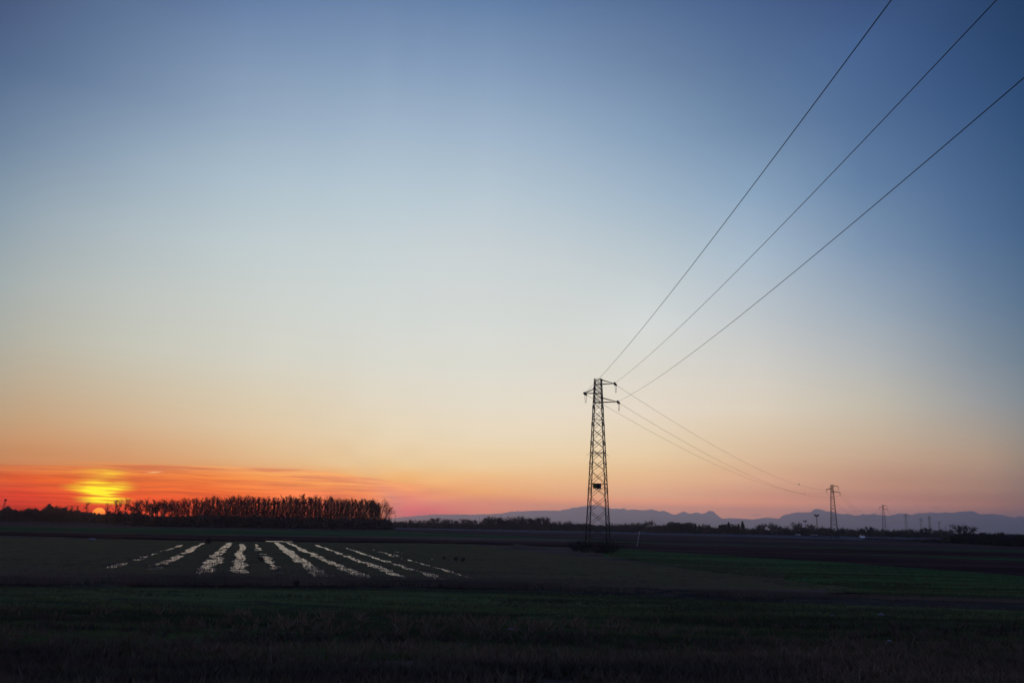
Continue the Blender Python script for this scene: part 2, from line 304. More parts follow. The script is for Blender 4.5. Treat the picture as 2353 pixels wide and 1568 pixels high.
class MB:
    """collects vertices and faces for one mesh"""
    def __init__(s):
        s.v, s.f, s.n = [], [], 0

    def add(s, v, f):
        v = np.asarray(v, dtype=float).reshape(-1, 3)
        f = np.asarray(f, dtype=int)
        s.v.append(v)
        s.f.append(f + s.n)
        s.n += len(v)

    def tubes(s, A, B, ra, rb, n=4, cap=False):
        A = np.asarray(A, float).reshape(-1, 3)
        B = np.asarray(B, float).reshape(-1, 3)
        k = len(A)
        ra = np.broadcast_to(np.asarray(ra, float), (k,))
        rb = np.broadcast_to(np.asarray(rb, float), (k,))
        d = B - A
        d = d / np.maximum(np.linalg.norm(d, axis=1, keepdims=True), 1e-9)
        ref = np.where(np.abs(d[:, 2:3]) > .9, np.array([[1., 0, 0]]), np.array([[0, 0, 1.]]))
        p = np.cross(d, ref)
        p /= np.linalg.norm(p, axis=1, keepdims=True)
        q = np.cross(d, p)
        a = np.arange(n) * 2 * math.pi / n + math.pi / n
        off = p[:, None, :] * np.cos(a)[None, :, None] + q[:, None, :] * np.sin(a)[None, :, None]
        va = A[:, None, :] + off * ra[:, None, None]
        vb = B[:, None, :] + off * rb[:, None, None]
        v = np.concatenate([va, vb], axis=1).reshape(-1, 3)
        i = np.arange(n)
        j = (i + 1) % n
        base = (np.arange(k) * 2 * n)[:, None, None]
        f = np.stack([i, j, j + n, i + n], axis=1)[None] + base
        s.add(v, f.reshape(-1, 4))
        if cap and n == 4:
            c1 = np.array([[3, 2, 1, 0], [4, 5, 6, 7]])[None] + base
            s.f.append(c1.reshape(-1, 4) + s.n - len(v))

    def bar(s, a, b, r, r2=None, n=4):
        s.tubes([a], [b], r, r if r2 is None else r2, n, cap=(n == 4))

    def path(s, pts, r, n=6):
        pts = [tuple(p) for p in pts]
        s.tubes(pts[:-1], pts[1:], r, r, n)

    def box(s, c, size, rot=None):
        x, y, z = [q / 2 for q in size]
        v = np.array([[i * x, j * y, k * z] for i in (-1, 1) for j in (-1, 1) for k in (-1, 1)])
        if rot is not None:
            v = v @ np.array(rot.to_3x3()).T
        s.add(v + np.array(c), [[0, 1, 3, 2], [4, 6, 7, 5], [0, 4, 5, 1], [2, 3, 7, 6], [0, 2, 6, 4], [1, 5, 7, 3]])

    def lathe(s, prof, c=(0, 0, 0), n=10):
        a = np.arange(n) * 2 * math.pi / n
        rows = [np.stack([r * np.cos(a), r * np.sin(a), np.full(n, z)], 1) for r, z in prof]
        v = np.concatenate(rows) + np.array(c)
        f = []
        for k in range(len(prof) - 1):
            for i in range(n):
                j = (i + 1) % n
                f.append([k * n + i, k * n + j, (k + 1) * n + j, (k + 1) * n + i])
        s.add(v, f)

    def tris(s, v):
        """v: (k,3,3) loose triangles"""
        v = np.asarray(v, float)
        k = len(v)
        s.add(v.reshape(-1, 3), np.arange(3 * k).reshape(-1, 3))

    def mesh(s, name, mat, smooth=False):
        me = bpy.data.meshes.new(name)
        v = np.concatenate(s.v)
        me.vertices.add(len(v))
        me.vertices.foreach_set('co', v.ravel())
        tot = np.concatenate([np.full(len(f), f.shape[1]) for f in s.f])
        li = np.concatenate([f.ravel() for f in s.f])
        me.loops.add(len(li))
        me.loops.foreach_set('vertex_index', li)
        me.polygons.add(len(tot))
        me.polygons.foreach_set('loop_start', np.concatenate([[0], np.cumsum(tot)[:-1]]))
        me.polygons.foreach_set('loop_total', tot)
        if smooth:
            me.polygons.foreach_set('use_smooth', np.ones(len(tot), bool))
        me.update(calc_edges=True)
        me.validate()
        if mat: me.materials.append(mat)
        return me

    def build(s, name, mat, parent=None, smooth=False):
        return link(name, s.mesh(name, mat, smooth), parent)


def link(name, me, parent=None):
    o = bpy.data.objects.new(name, me)
    C.objects.link(o)
    if parent: o.parent = parent
    return o


def empty(name, loc, rz=0.0, scale=1.0):
    o = bpy.data.objects.new(name, None)
    C.objects.link(o)
    o.empty_display_size = .3
    o.location = loc
    o.rotation_euler = (0, 0, rz)
    if scale != 1.0:
        o.scale = (scale,) * 3 if not isinstance(scale, tuple) else scale
    return o


def copy_tree(o, parent=None):
    c = o.copy()
    C.objects.link(c)
    c.parent = parent
    for ch in list(o.children):
        copy_tree(ch, c)
    return c


# ------------------------------------------------------------------ materials
def mat(name, build=None, color=None, rough=.8, metal=0.0, spec=.3):
    m = bpy.data.materials.new(name)
    m.use_nodes = True
    t = m.node_tree
    b = t.nodes['Principled BSDF']
    b.inputs['Roughness'].default_value = rough
    b.inputs['Metallic'].default_value = metal
    b.inputs['Specular IOR Level'].default_value = spec
    if color: b.inputs['Base Color'].default_value = (*color, 1)
    if build: build(t, b)
    return m


def nz(t, scale, detail=3, rough=.55, vec=None, stretch=None, rot=0.0):
    n = t.nodes.new('ShaderNodeTexNoise')
    n.inputs['Scale'].default_value = scale
    n.inputs['Detail'].default_value = detail
    n.inputs['Roughness'].default_value = rough
    g_ = t.nodes.new('ShaderNodeNewGeometry')
    mp = t.nodes.new('ShaderNodeMapping')
    mp.vector_type = 'TEXTURE'
    mp.inputs['Rotation'].default_value = (0, 0, rot)
    mp.inputs['Scale'].default_value = stretch or (1, 1, 1)
    t.links.new(g_.outputs['Position'], mp.inputs['Vector'])
    t.links.new(mp.outputs[0], n.inputs['Vector'])
    return n.outputs[0]


def ground_mat(name, a, b, c=None, s1=.35, s2=3.0, stretch=(1, 1, 1), rot=0.0, bump=.4, lo=.38, hi=.62):
    def bd(t, p):
        n1 = nz(t, s1, 4, .6, stretch=stretch, rot=rot)
        n2 = nz(t, s2, 4, .65, stretch=stretch, rot=rot)
        col = mixc(mapr(n1, lo, hi, smooth=True, nt_=t), a, b, nt_=t)
        if c is not None:
            col = mixc(mapr(n2, .45, .68, 0, .8, smooth=True, nt_=t), col, c, nt_=t)
        t.links.new(col, p.inputs['Base Color'])
        bm = t.nodes.new('ShaderNodeBump')
        bm.inputs['Strength'].default_value = bump
        bm.inputs['Distance'].default_value = .08
        t.links.new(n2, bm.inputs['Height'])
        t.links.new(bm.outputs[0], p.inputs['Normal'])
    return mat(name, bd, rough=1.0, spec=0.0)


def var_mat(name, a, b, scale=1.5, rough=.85, metal=0, spec=.2):
    def bd(t, p):
        col = mixc(mapr(nz(t, scale, 3), .35, .65, nt_=t), a, b, nt_=t)
        t.links.new(col, p.inputs['Base Color'])
    return mat(name, bd, rough=rough, metal=metal, spec=spec)


ROWDIR = math.atan2(616, 2000)          # the furrows run away towards the left, 17 degrees off the view axis
M = {}
M['grass'] = ground_mat('winter_grass', (0.112, 0.130, 0.056), (0.047, 0.052, 0.028), (0.056, 0.044, 0.036), .25, 2.2, (6, 1, 1), R(-3), .6)
M['grass_far'] = ground_mat('grass_far', (0.068, 0.131, 0.053), (0.036, 0.069, 0.032), (0.047, 0.070, 0.046), .08, .8, (6, 1, 1), R(-8), .3)
M['grass_right'] = ground_mat('grass_right', (0.077, 0.156, 0.055), (0.041, 0.082, 0.033), (0.057, 0.081, 0.046), .10, .9, (5, 1, 1), R(-14), .4)
M['plough'] = ground_mat('ploughed_soil', (0.109, 0.056, 0.055), (0.047, 0.025, 0.026), (0.044, 0.028, 0.029), .10, 1.5, (7, 1, 1), R(-10), .8)
M['stubble'] = ground_mat('stubble', (0.180, 0.121, 0.104), (0.096, 0.074, 0.061), (0.090, 0.067, 0.059), .2, 2.2, (3, 1, 1), R(-4), .7)
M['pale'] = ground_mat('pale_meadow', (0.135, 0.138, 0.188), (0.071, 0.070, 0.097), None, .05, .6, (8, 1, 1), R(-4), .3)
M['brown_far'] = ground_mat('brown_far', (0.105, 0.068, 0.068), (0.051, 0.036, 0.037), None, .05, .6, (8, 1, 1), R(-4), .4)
M['ditch'] = ground_mat('ditch_soil', (.070, .052, .046), (.048, .038, .036), (.095, .078, .064), .4, 2.5, (4, 1, 1), R(-4), .8)
M['verge'] = ground_mat('verge_soil', (0.142, 0.097, 0.082), (0.051, 0.038, 0.037), (0.180, 0.108, 0.074), .22, 1.6, (4, 1, 1), 0, .8)
M['asphalt'] = ground_mat('asphalt', (.06, .06, .065), (.045, .045, .05), None, .5, 8, (1, 1, 1), 0, .1)
M['dirt'] = ground_mat('bare_soil', (.030, .024, .026), (.040, .032, .030), None, .1, 1, (1, 1, 1), 0, .5)


def rough_bd(t, p):
    n1 = nz(t, .14, 4, .6, stretch=(2, 1, 1), rot=R(-6))
    n2 = nz(t, 1.6, 4, .65, stretch=(2.5, 1, 1))
    # greener between the flooded furrows (a patch of the field), browner outside
    g_ = t.nodes.new('ShaderNodeNewGeometry')
    s_ = t.nodes.new('ShaderNodeSeparateXYZ')
    t.links.new(g_.outputs['Position'], s_.inputs[0])
    u = mth('ADD', mth('MULTIPLY', s_.outputs[0], math.cos(ROWDIR)), mth('MULTIPLY', s_.outputs[1], math.sin(ROWDIR)), nt_=t)
    for nn in t.nodes:
        pass
    inside = mth('MULTIPLY', mapr(u, -9, -6, nt_=t), mapr(u, 16, 10, nt_=t), nt_=t)
    col = mixc(mapr(n1, .38, .62, smooth=True, nt_=t), (0.279, 0.139, 0.112), (0.186, 0.105, 0.085), nt_=t)
    col = mixc(mth('MULTIPLY', inside, .85, nt_=t), col, (0.129, 0.113, 0.052), nt_=t)
    col = mixc(mapr(n2, .50, .70, 0, .7, smooth=True, nt_=t), col, (0.068, 0.045, 0.044), nt_=t)
    t.links.new(col, p.inputs['Base Color'])
    bm = t.nodes.new('ShaderNodeBump')
    bm.inputs['Strength'].default_value = .6
    bm.inputs['Distance'].default_value = .06
    t.links.new(n2, bm.inputs['Height'])
    t.links.new(bm.outputs[0], p.inputs['Normal'])


M['rough'] = mat('rough_field', rough_bd, rough=1.0, spec=0.0)
M['blade'] = ground_mat('grass_blades', (0.145, 0.188, 0.076), (0.059, 0.072, 0.037), (0.123, 0.103, 0.061), .28, 1.3, (6, 1, 1), R(-3), 0)
M['dry'] = ground_mat('dry_stems', (0.209, 0.155, 0.124), (0.121, 0.095, 0.083), None, .3, 2, (3, 1, 1), 0, 0)
M['dryverge'] = ground_mat('dry_verge_grass', (0.212, 0.140, 0.098), (0.061, 0.050, 0.045), (0.145, 0.125, 0.080), .22, 1.2, (4, 1, 1), 0, 0)
M['bark'] = var_mat('bark', (.050, .042, .042), (.030, .026, .030), 2)
M['twig'] = var_mat('twigs', (.022, .021, .028), (.015, .015, .021), 1)
M['scrub'] = var_mat('scrub', (.040, .036, .038), (.026, .028, .030), .8)
M['needle'] = var_mat('needles', (.018, .034, .026), (.012, .022, .022), 1.2)
M['evergreen'] = var_mat('evergreen_leaves', (.022, .036, .026), (.014, .024, .022), .8)
M['steel'] = var_mat('weathered_steel', (.050, .045, .050), (.030, .028, .036), 1.2, rough=.6, metal=.3)
M['steel_far'] = var_mat('weathered_steel_far', (.030, .030, .040), (.020, .020, .028), .5, rough=.6, metal=.3)
M['cable'] = mat('cable', color=(.020, .018, .024), rough=.55, metal=.2)
M['glass_ins'] = mat('insulator', color=(.045, .032, .034), rough=.35, spec=.5)
M['plate_y'] = var_mat('yellow_plate', (.16, .13, .035), (.10, .085, .03), 4)
M['plate_d'] = var_mat('dark_plate', (.035, .035, .05), (.05, .05, .06), 4)
M['white'] = var_mat('white_paint', (.62, .62, .66), (.45, .45, .5), 6, rough=.5)
M['whitecar'] = mat('car_paint', color=(.75, .78, .82), rough=.25, spec=.5)
M['greycar'] = mat('car_paint_grey', color=(.30, .33, .38), rough=.3, spec=.5)
M['carglass'] = mat('car_glass', color=(.02, .025, .03), rough=.08, spec=.6)
M['tyre'] = mat('tyre', color=(.02, .02, .02), rough=.8)
M['lens'] = mat('lamp_lens', color=(.5, .5, .55), rough=.2, spec=.6)
M['scrap'] = var_mat('pale_plastic', (.20, .21, .25), (.09, .09, .12), 9, rough=.6)
M['feather'] = var_mat('dark_feathers', (.020, .018, .020), (.035, .03, .03), 8)
M['concrete'] = var_mat('concrete', (.18, .18, .18), (.12, .12, .12), 3)


def hill_bd(t, p):
    n1 = nz(t, .004, 6, .6)
    col = mixc(mapr(n1, .35, .65, nt_=t), (.16, .16, .19), (.22, .21, .25), nt_=t)
    t.links.new(col, p.inputs['Base Color'])


M['hill'] = mat('mountain_rock', hill_bd, rough=1, spec=0)


def water_bd(t, p):
    n2 = nz(t, 5.0, 3, .6, stretch=(2.5, 1, 1))
    bm = t.nodes.new('ShaderNodeBump')
    bm.inputs['Strength'].default_value = .35
    bm.inputs['Distance'].default_value = .02
    t.links.new(n2, bm.inputs['Height'])
    t.links.new(bm.outputs[0], p.inputs['Normal'])
    p.inputs['IOR'].default_value = 1.33
    p.inputs['Specular Tint'].default_value = (1.0, .60, .80, 1)


M['water'] = mat('puddle_water', water_bd, color=(.18, .080, .090), rough=.26, spec=.5)

# ------------------------------------------------------------------ ground, fields, hills
BOX_AZ = R(-6)                                   # the long axis of the plain runs towards the hills
bx_f = Vector((math.sin(BOX_AZ), math.cos(BOX_AZ), 0))
bx_r = Vector((math.cos(BOX_AZ), -math.sin(BOX_AZ), 0))
LAT0, LAT1, FWD0, FWD1 = -330.0, 10500.0, -250.0, 14600.0


def bxp(lat, fwd, z=0.0):
    v = bx_r * lat + bx_f * fwd
    return Vector((v.x, v.y, z))


g = MB()
g.add([bxp(LAT0 + 5, FWD0 + 5, -.22), bxp(LAT1 - 5, FWD0 + 5, -.22), bxp(LAT1 - 5, FWD1 - 5, -.22), bxp(LAT0 + 5, FWD1 - 5, -.22)], [[0, 1, 2, 3]])
tag(g.build('ground', M['dirt']), kind='structure')


def line_y(line, x):
    xs = [p[0] for p in line]
    ys = [p[1] for p in line]
    if x <= xs[0]:
        return ys[0] + (ys[1] - ys[0]) / (xs[1] - xs[0]) * (x - xs[0])
    if x >= xs[-1]:
        return ys[-1] + (ys[-1] - ys[-2]) / (xs[-1] - xs[-2]) * (x - xs[-1])
    return float(np.interp(x, xs, ys))


def nse(x, y, z=0.0):
    return mnoise.noise(Vector((x, y, z)))


def strip(name, top, bot, z, m, x0=-900, x1=3300, n=260):
    """a field lying on the plain between two boundary lines"""
    b = MB()
    v, f = [], []
    for i in range(n + 1):
        x = x0 + (x1 - x0) * i / n
        jit = .55 * nse(x * .035, 1.5) + .35 * nse(x * .21, 8.5)
        v.append(gp(x, line_y(top, x) + jit, z))
        v.append(gp(x, line_y(bot, x) + jit, z))
        if i:
            f.append([2 * i - 2, 2 * i - 1, 2 * i + 1, 2 * i])
    b.add([tuple(q) for q in v], f)
    return tag(b.build(name, m), kind='structure')


HZ = [(0, 1183), (2352, 1232)]
B_pale = [(0, 1191), (600, 1203), (1053, 1213), (1332, 1219), (1700, 1227), (2352, 1242)]
B_brown = [(0, 1195), (600, 1207), (1053, 1217), (1332, 1223.5), (1700, 1232), (2352, 1250)]
B_green0 = [(0, 1208), (434, 1213.6), (929, 1220.8), (1053, 1225.6), (1263, 1234), (1411, 1241.4), (1548, 1247.2), (1941, 1256.2), (2352, 1263.5)]
B_green1 = [(0, 1219), (434, 1227), (929, 1231), (1053, 1233), (1263, 1236.4), (1411, 1243.4), (1548, 1249.4), (1941, 1259), (2352, 1267.5)]
B_dark0 = [(0, 1220), (434, 1228), (929, 1236), (1053, 1240), (1263, 1243.5), (1411, 1244.5), (1548, 1250), (1941, 1260), (2352, 1268)]
B_dark1 = [(0, 1226), (434, 1238), (929, 1243.5), (1053, 1245.6), (1263, 1251), (1400, 1257.5), (1548, 1268), (1941, 1292), (2352, 1322)]
B_line2a = [(1850, 1267.5), (2352, 1282.5)]
B_line2b = [(1850, 1268.5), (2352, 1288)]
B_rightgreen = [(1380, 1276), (1548, 1300), (1800, 1345), (2100, 1372), (2352, 1384)]
B3 = [(0, 1322), (600, 1330), (1090, 1334), (1500, 1352), (1900, 1374), (2352, 1390)]
B2 = [(0, 1347), (434, 1350), (929, 1352), (1176, 1357), (1500, 1370), (1764, 1383), (2352, 1402)]
B1 = [(0, 1490), (600, 1512), (1200, 1500), (1700, 1515), (2352, 1496)]

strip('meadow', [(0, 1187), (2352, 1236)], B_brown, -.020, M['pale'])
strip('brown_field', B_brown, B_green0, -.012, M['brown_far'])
strip('green_strip', B_green0, B_green1, -.004, M['grass_far'])
strip('stubble_field', B_green1, B_dark0, -.012, M['stubble'])
strip('ploughed_field', B_dark0, B_dark1, -.008, M['plough'])
strip('grass_margin', B_line2a, B_line2b, -.002, M['grass_far'], x0=1850, n=90)
strip('green_field', B_dark1, B_rightgreen, -.006, M['grass_right'], x0=1385, n=130)
strip('near_verge', B1, [(0, 3000), (2352, 3000)], 0, M['verge'])


# the rough stubble field with the flooded furrows: real relief, the water lies in its hollows
ROWS = [((430, 1247), (250, 1303), 0.42, .56), ((469, 1245.5), (350, 1306), 0.49, .63), ((530, 1242.5), (460, 1317), 0.67, .66),
        ((557, 1247), (546, 1314), 0.50, .70), ((583, 1245), (648, 1322), 0.42, .52), ((631, 1242), (740, 1322), 0.57, .92),
        ((656, 1243), (838, 1324.5), 0.50, .97), ((722, 1249), (936, 1326), 0.47, 1.0), ((790, 1256), (1013, 1327.5), 0.39, .97),
        ((870, 1266), (1094, 1328), 0.30, .80), ((20, 1280), (-60, 1300), 0.25, .3), ((235, 1283), (120, 1304), .34, .50), ((160, 1288), (60, 1303), 0.29, .46), ((840, 1252), (935, 1270), 0.29, .55), ((800, 1247), (930, 1279), 0.24, .5), ((905, 1262), (1010, 1287), 0.21, .4)]
cd, sd_ = math.cos(ROWDIR), math.sin(ROWDIR)


def to_uv(p):
    return p.x * cd + p.y * sd_, -p.x * sd_ + p.y * cd


rows_uv = []
for a, b, wd, fill in ROWS:
    ua, va = to_uv(gp(*a))
    ub, vb = to_uv(gp(*b))
    rows_uv.append((ua, va, ub, vb, wd, fill))
us = np.arange(-34, 30.01, .13)
vs = [36.0]
while vs[-1] < 118:
    vs.append(vs[-1] + max(.12, vs[-1] * .0032))
vs = np.array(vs)
# smooth value noise on the grid from small random lattices
def vnoise(U, V, su, sv, seed):
    r_ = np.random.default_rng(seed)
    G = r_.random((256, 256)) * 2 - 1
    x = U / su + 100
    y = V / sv + 100
    xi, yi = np.floor(x).astype(int), np.floor(y).astype(int)
    fx, fy = x - xi, y - yi
    fx, fy = fx * fx * (3 - 2 * fx), fy * fy * (3 - 2 * fy)
    g00, g10, g01, g11 = G[xi % 256, yi % 256], G[(xi + 1) % 256, yi % 256], G[xi % 256, (yi + 1) % 256], G[(xi + 1) % 256, (yi + 1) % 256]
    return (g00 * (1 - fx) + g10 * fx) * (1 - fy) + (g01 * (1 - fx) + g11 * fx) * fy


U, V = np.meshgrid(us, vs)
Z = .030 * vnoise(U, V, .35, .5, 1) + .018 * vnoise(U, V, .17, .22, 2) + .020 * vnoise(U, V, 2.2, 3.1, 3) + .03
cut = np.zeros_like(Z)
for k, (ua, va, ub, vb, wd, fill) in enumerate(rows_uv):
    t_ = (V - vb) / (va - vb)
    uc = ub + (ua - ub) * t_ + .16 * vnoise(U * 0, V, 1, 3.0, 50 + k) + .10 * vnoise(U * 0, V, 1, .8, 70 + k)
    ww = wd * (1 + .34 * vnoise(U * 0, V, 1, 1.6, 90 + k)) * (1.12 - .42 * np.clip(t_, 0, 1))
    prof = 1 - np.clip(np.abs(U - uc) / ww, 0, 1) ** 3
    gate = np.clip((vnoise(U * .4, V, .5, 2.4, 30 + k) * .45 + vnoise(U, V, .45, .30, 130 + k) * .45 + (fill - .42) * 1.7) * 2 + .5, 0, 1)
    ends = np.clip((t_ + .03) / .06, 0, 1) * np.clip((1.03 - t_) / .05, 0, 1)
    cut = np.maximum(cut, prof * gate * ends)
Z = Z - .20 * cut
edge = np.minimum(np.clip((V - 36) / 3, 0, 1), np.clip((118 - V) / 4, 0, 1))
Z = Z * edge - .03 * (1 - edge)
X, Y = U * cd - V * sd_, U * sd_ + V * cd
nu, nv = len(us), len(vs)
idx = np.arange(nu * nv).reshape(nv, nu)
fq = np.stack([idx[:-1, :-1], idx[:-1, 1:], idx[1:, 1:], idx[1:, :-1]], -1).reshape(-1, 4)
# keep only what lies inside the field's own outline
cxm, cym = X.ravel()[fq].mean(1), Y.ravel()[fq].mean(1)
top_l = np.array([tuple(gp(x, line_y(B_dark1, x)))[:2] for x in range(-1200, 1420, 20)])
bot_l = np.array([tuple(gp(x, line_y(B3, x)))[:2] for x in range(-1200, 2000, 20)])
keep = (cym < np.interp(cxm, top_l[:, 0], top_l[:, 1])) & (cym > np.interp(cxm, bot_l[:, 0], bot_l[:, 1]) - .3)
rf = MB()
rf.add(np.stack([X, Y, Z], -1).reshape(-1, 3), fq[keep])
tag(rf.build('rough_field', M['rough'], smooth=True), kind='structure')
# the rest of the same field, right and left of the relief: flat sheet just under its edges
strip('field', B_dark1, B3, -.075 - .10, M['stubble'], x0=-900, x1=1450, n=160)
strip('fallow_field', B_rightgreen, B3, .0, M['stubble'], x0=1180, x1=1900, n=90)
# water lying in the furrows
for k, (ua, va, ub, vb, wd, fill) in enumerate(rows_uv):
    b = MB()
    v, f = [], []
    for i in range(21):
        t_ = -.04 + 1.08 * i / 20
        vv, uc = vb + (va - vb) * t_, ub + (ua - ub) * t_
        for s_ in (-1, 1):
            uu = uc + s_ * (wd * 1.5 + .25)
            v.append((uu * cd - vv * sd_, uu * sd_ + vv * cd, -.060 - .0005 * k))
        if i: f.append([2 * i - 2, 2 * i - 1, 2 * i + 1, 2 * i])
    b.add(v, f)
    tag(b.build('puddle', M['water']), kind='structure')

# ditch and weedy bank between that field and the near crop
b = MB()
v, f = [], []
nx, ny = 260, 12
for i in range(nx + 1):
    x = -500 + (3400) * i / nx
    for j in range(ny + 1):
        s_ = j / ny
        y = line_y(B3, x) * (1 - s_) + line_y(B2, x) * s_
        p = gp(x, y)
        dep = -.22 * math.exp(-((s_ - .78) / .16) ** 2) + .16 * math.exp(-((s_ - .42) / .2) ** 2)
        z = dep * min(1, s_ * 6, (1 - s_) * 9) + .07 * nse(p.x * .9, p.y * .9) * math.sin(math.pi * s_)
        v.append((p.x, p.y, z + .002))
        if i and j:
            a_ = (i - 1) * (ny + 1) + j - 1
            f.append([a_, a_ + 1, a_ + ny + 2, a_ + ny + 1])
b.add(v, f)
tag(b.build('ditch', M['ditch'], smooth=True), kind='structure')

# the near crop: slightly uneven ground
b = MB()
v, f = [], []
nx, ny = 240, 90
for i in range(nx + 1):
    x = -500 + 3400 * i / nx
    for j in range(ny + 1):
        s_ = j / ny
        y = line_y(B2, x) * (1 - s_) + line_y(B1, x) * s_
        p = gp(x, y)
        z = (.07 * nse(p.x * .35, p.y * .9) + .05 * nse(p.x * 1.1, p.y * 2.3, 3)) * min(1, s_ * 10, (1 - s_) * 8)
        v.append((p.x, p.y, z + .004))
        if i and j:
            a_ = (i - 1) * (ny + 1) + j - 1
            f.append([a_, a_ + 1, a_ + ny + 2, a_ + ny + 1])
b.add(v, f)
tag(b.build('crop_field', M['grass'], smooth=True), kind='structure')

# country road running straight away on the right, cars on it
RX = 150.0
b = MB()
b.add([(RX - 3.4, 250, .0), (RX + 3.4, 250, .0), (RX + 3.4, 1400, .0), (RX - 3.4, 1400, .0)], [[0, 1, 2, 3]])
tag(b.build('road', M['asphalt']), kind='structure')
b = MB()
for yy in np.arange(255, 1390, 9.0):
    b.add([(RX - .07, yy, .004), (RX + .07, yy, .004), (RX + .07, yy + 4, .004), (RX - .07, yy + 4, .004)], [[0, 1, 2, 3]])
for s_ in (-1, 1):
    b.add([(RX + s_ * 3.1 - .06, 255, .004), (RX + s_ * 3.1 + .06, 255, .004), (RX + s_ * 3.1 + .06, 1390, .004), (RX + s_ * 3.1 - .06, 1390, .004)], [[0, 1, 2, 3]])
tag(b.build('road_marking', M['white']), kind='structure')

# hills
RIDGE = [(860, 1194), (905, 1189), (963, 1183), (1006, 1180.7), (1103, 1180.7), (1153, 1178.5), (1174, 1174), (1254, 1171), (1284, 1172.5), (1315, 1165.6),
         (1341, 1162), (1365, 1159.6), (1380, 1162), (1404, 1167.5), (1428, 1168.3), (1432, 1165.5), (1439, 1170), (1459, 1169), (1475, 1171.5), (1497, 1168.8),
         (1514, 1173.4), (1527, 1171.5), (1540, 1179.8), (1555, 1180.8), (1569, 1173.4), (1586, 1179), (1603, 1175.2), (1608, 1179), (1619, 1178),
         (1628, 1172), (1638, 1173.4), (1647, 1181.7), (1658, 1190.9), (1673, 1189), (1708, 1190.9), (1726, 1192.7), (1763, 1187.2), (1789, 1190.9),
         (1798, 1182.6), (1828, 1176), (1861, 1176), (1868, 1169.7), (1875, 1167.5), (1886, 1169.7), (1899, 1173.6), (1929, 1178.7), (1940, 1180.7),
         (1945, 1178.7), (1960, 1182.8), (1974, 1182.8), (1981, 1179.4), (2000, 1180.7), (2007, 1178), (2021, 1182), (2043, 1184), (2062, 1178.7),
         (2075, 1178.5), (2098, 1182), (2104, 1177.4), (2128, 1178), (2135, 1174.9), (2155, 1177.8), (2174, 1175.6), (2188, 1177.8), (2204, 1174),
         (2224, 1173.8), (2230, 1172.4), (2239, 1174.9), (2250, 1180.3), (2280, 1179.5), (2303, 1182), (2328, 1188.8), (2342, 1185), (2352, 1185.8),
         (2420, 1181), (2480, 1188), (2560, 1186), (2700, 1200)]
xs = np.arange(860, 2700, 3.0)
ys = np.interp(xs, [p[0] for p in RIDGE], [p[1] for p in RIDGE])
ys = ys + 2.3 * np.array([nse(x * .25, 9) + .6 * nse(x * .7, 4) for x in xs])
offs = [-3000, -2200, -1500, -1000, -650, -400, -200, -80, 0, 100, 300, 700]
v, f = [], []
for i, (x, y) in enumerate(zip(xs, ys)):
    p = wp(x, y, 12000)
    hdir = Vector((p.x, p.y, 0)).normalized()
    for j, o_ in enumerate(offs):
        q = Vector((p.x, p.y, 0)) + hdir * o_
        if o_ <= 0:
            k_ = (1 + o_ / 3000.0)
            k_ = k_ ** 1.4
            rdg = 1 - abs(nse(q.x * .0012, q.y * .0012, 2)) * 1.1 * (1 - k_) 
            h = p.z * k_ * max(.12, rdg)
        else:
            h = p.z * (1 - o_ / 800.0)
        v.append((q.x, q.y, h - .25 if j in (0, len(offs) - 1) else h))
        if i and j:
            a_ = (i - 1) * len(offs) + j - 1
            f.append([a_, a_ + len(offs), a_ + len(offs) + 1, a_ + 1])
b = MB()
b.add(v, f)
tag(b.build('mountains', M['hill'], smooth=True), kind='structure')

# ------------------------------------------------------------------ pylons
LV = [0, 1.3, 2.7, 4.4, 6.0, 7.5, 9.0, 10.25, 11.6, 12.8, 13.95, 15.05, 16.07, 17.05, 17.6, 18.15, 18.7, 19.25, 19.85]


def body_w(h):
    if h > 17.05:
        return .78 + (19.85 - h) * .085
    return 1.02 + (17.05 - h) * .091


ARMS = [(1, 1.97, 19.80, 19.27), (-1, 1.74, 18.72, 18.17), (1, 2.34, 17.62, 17.08)]


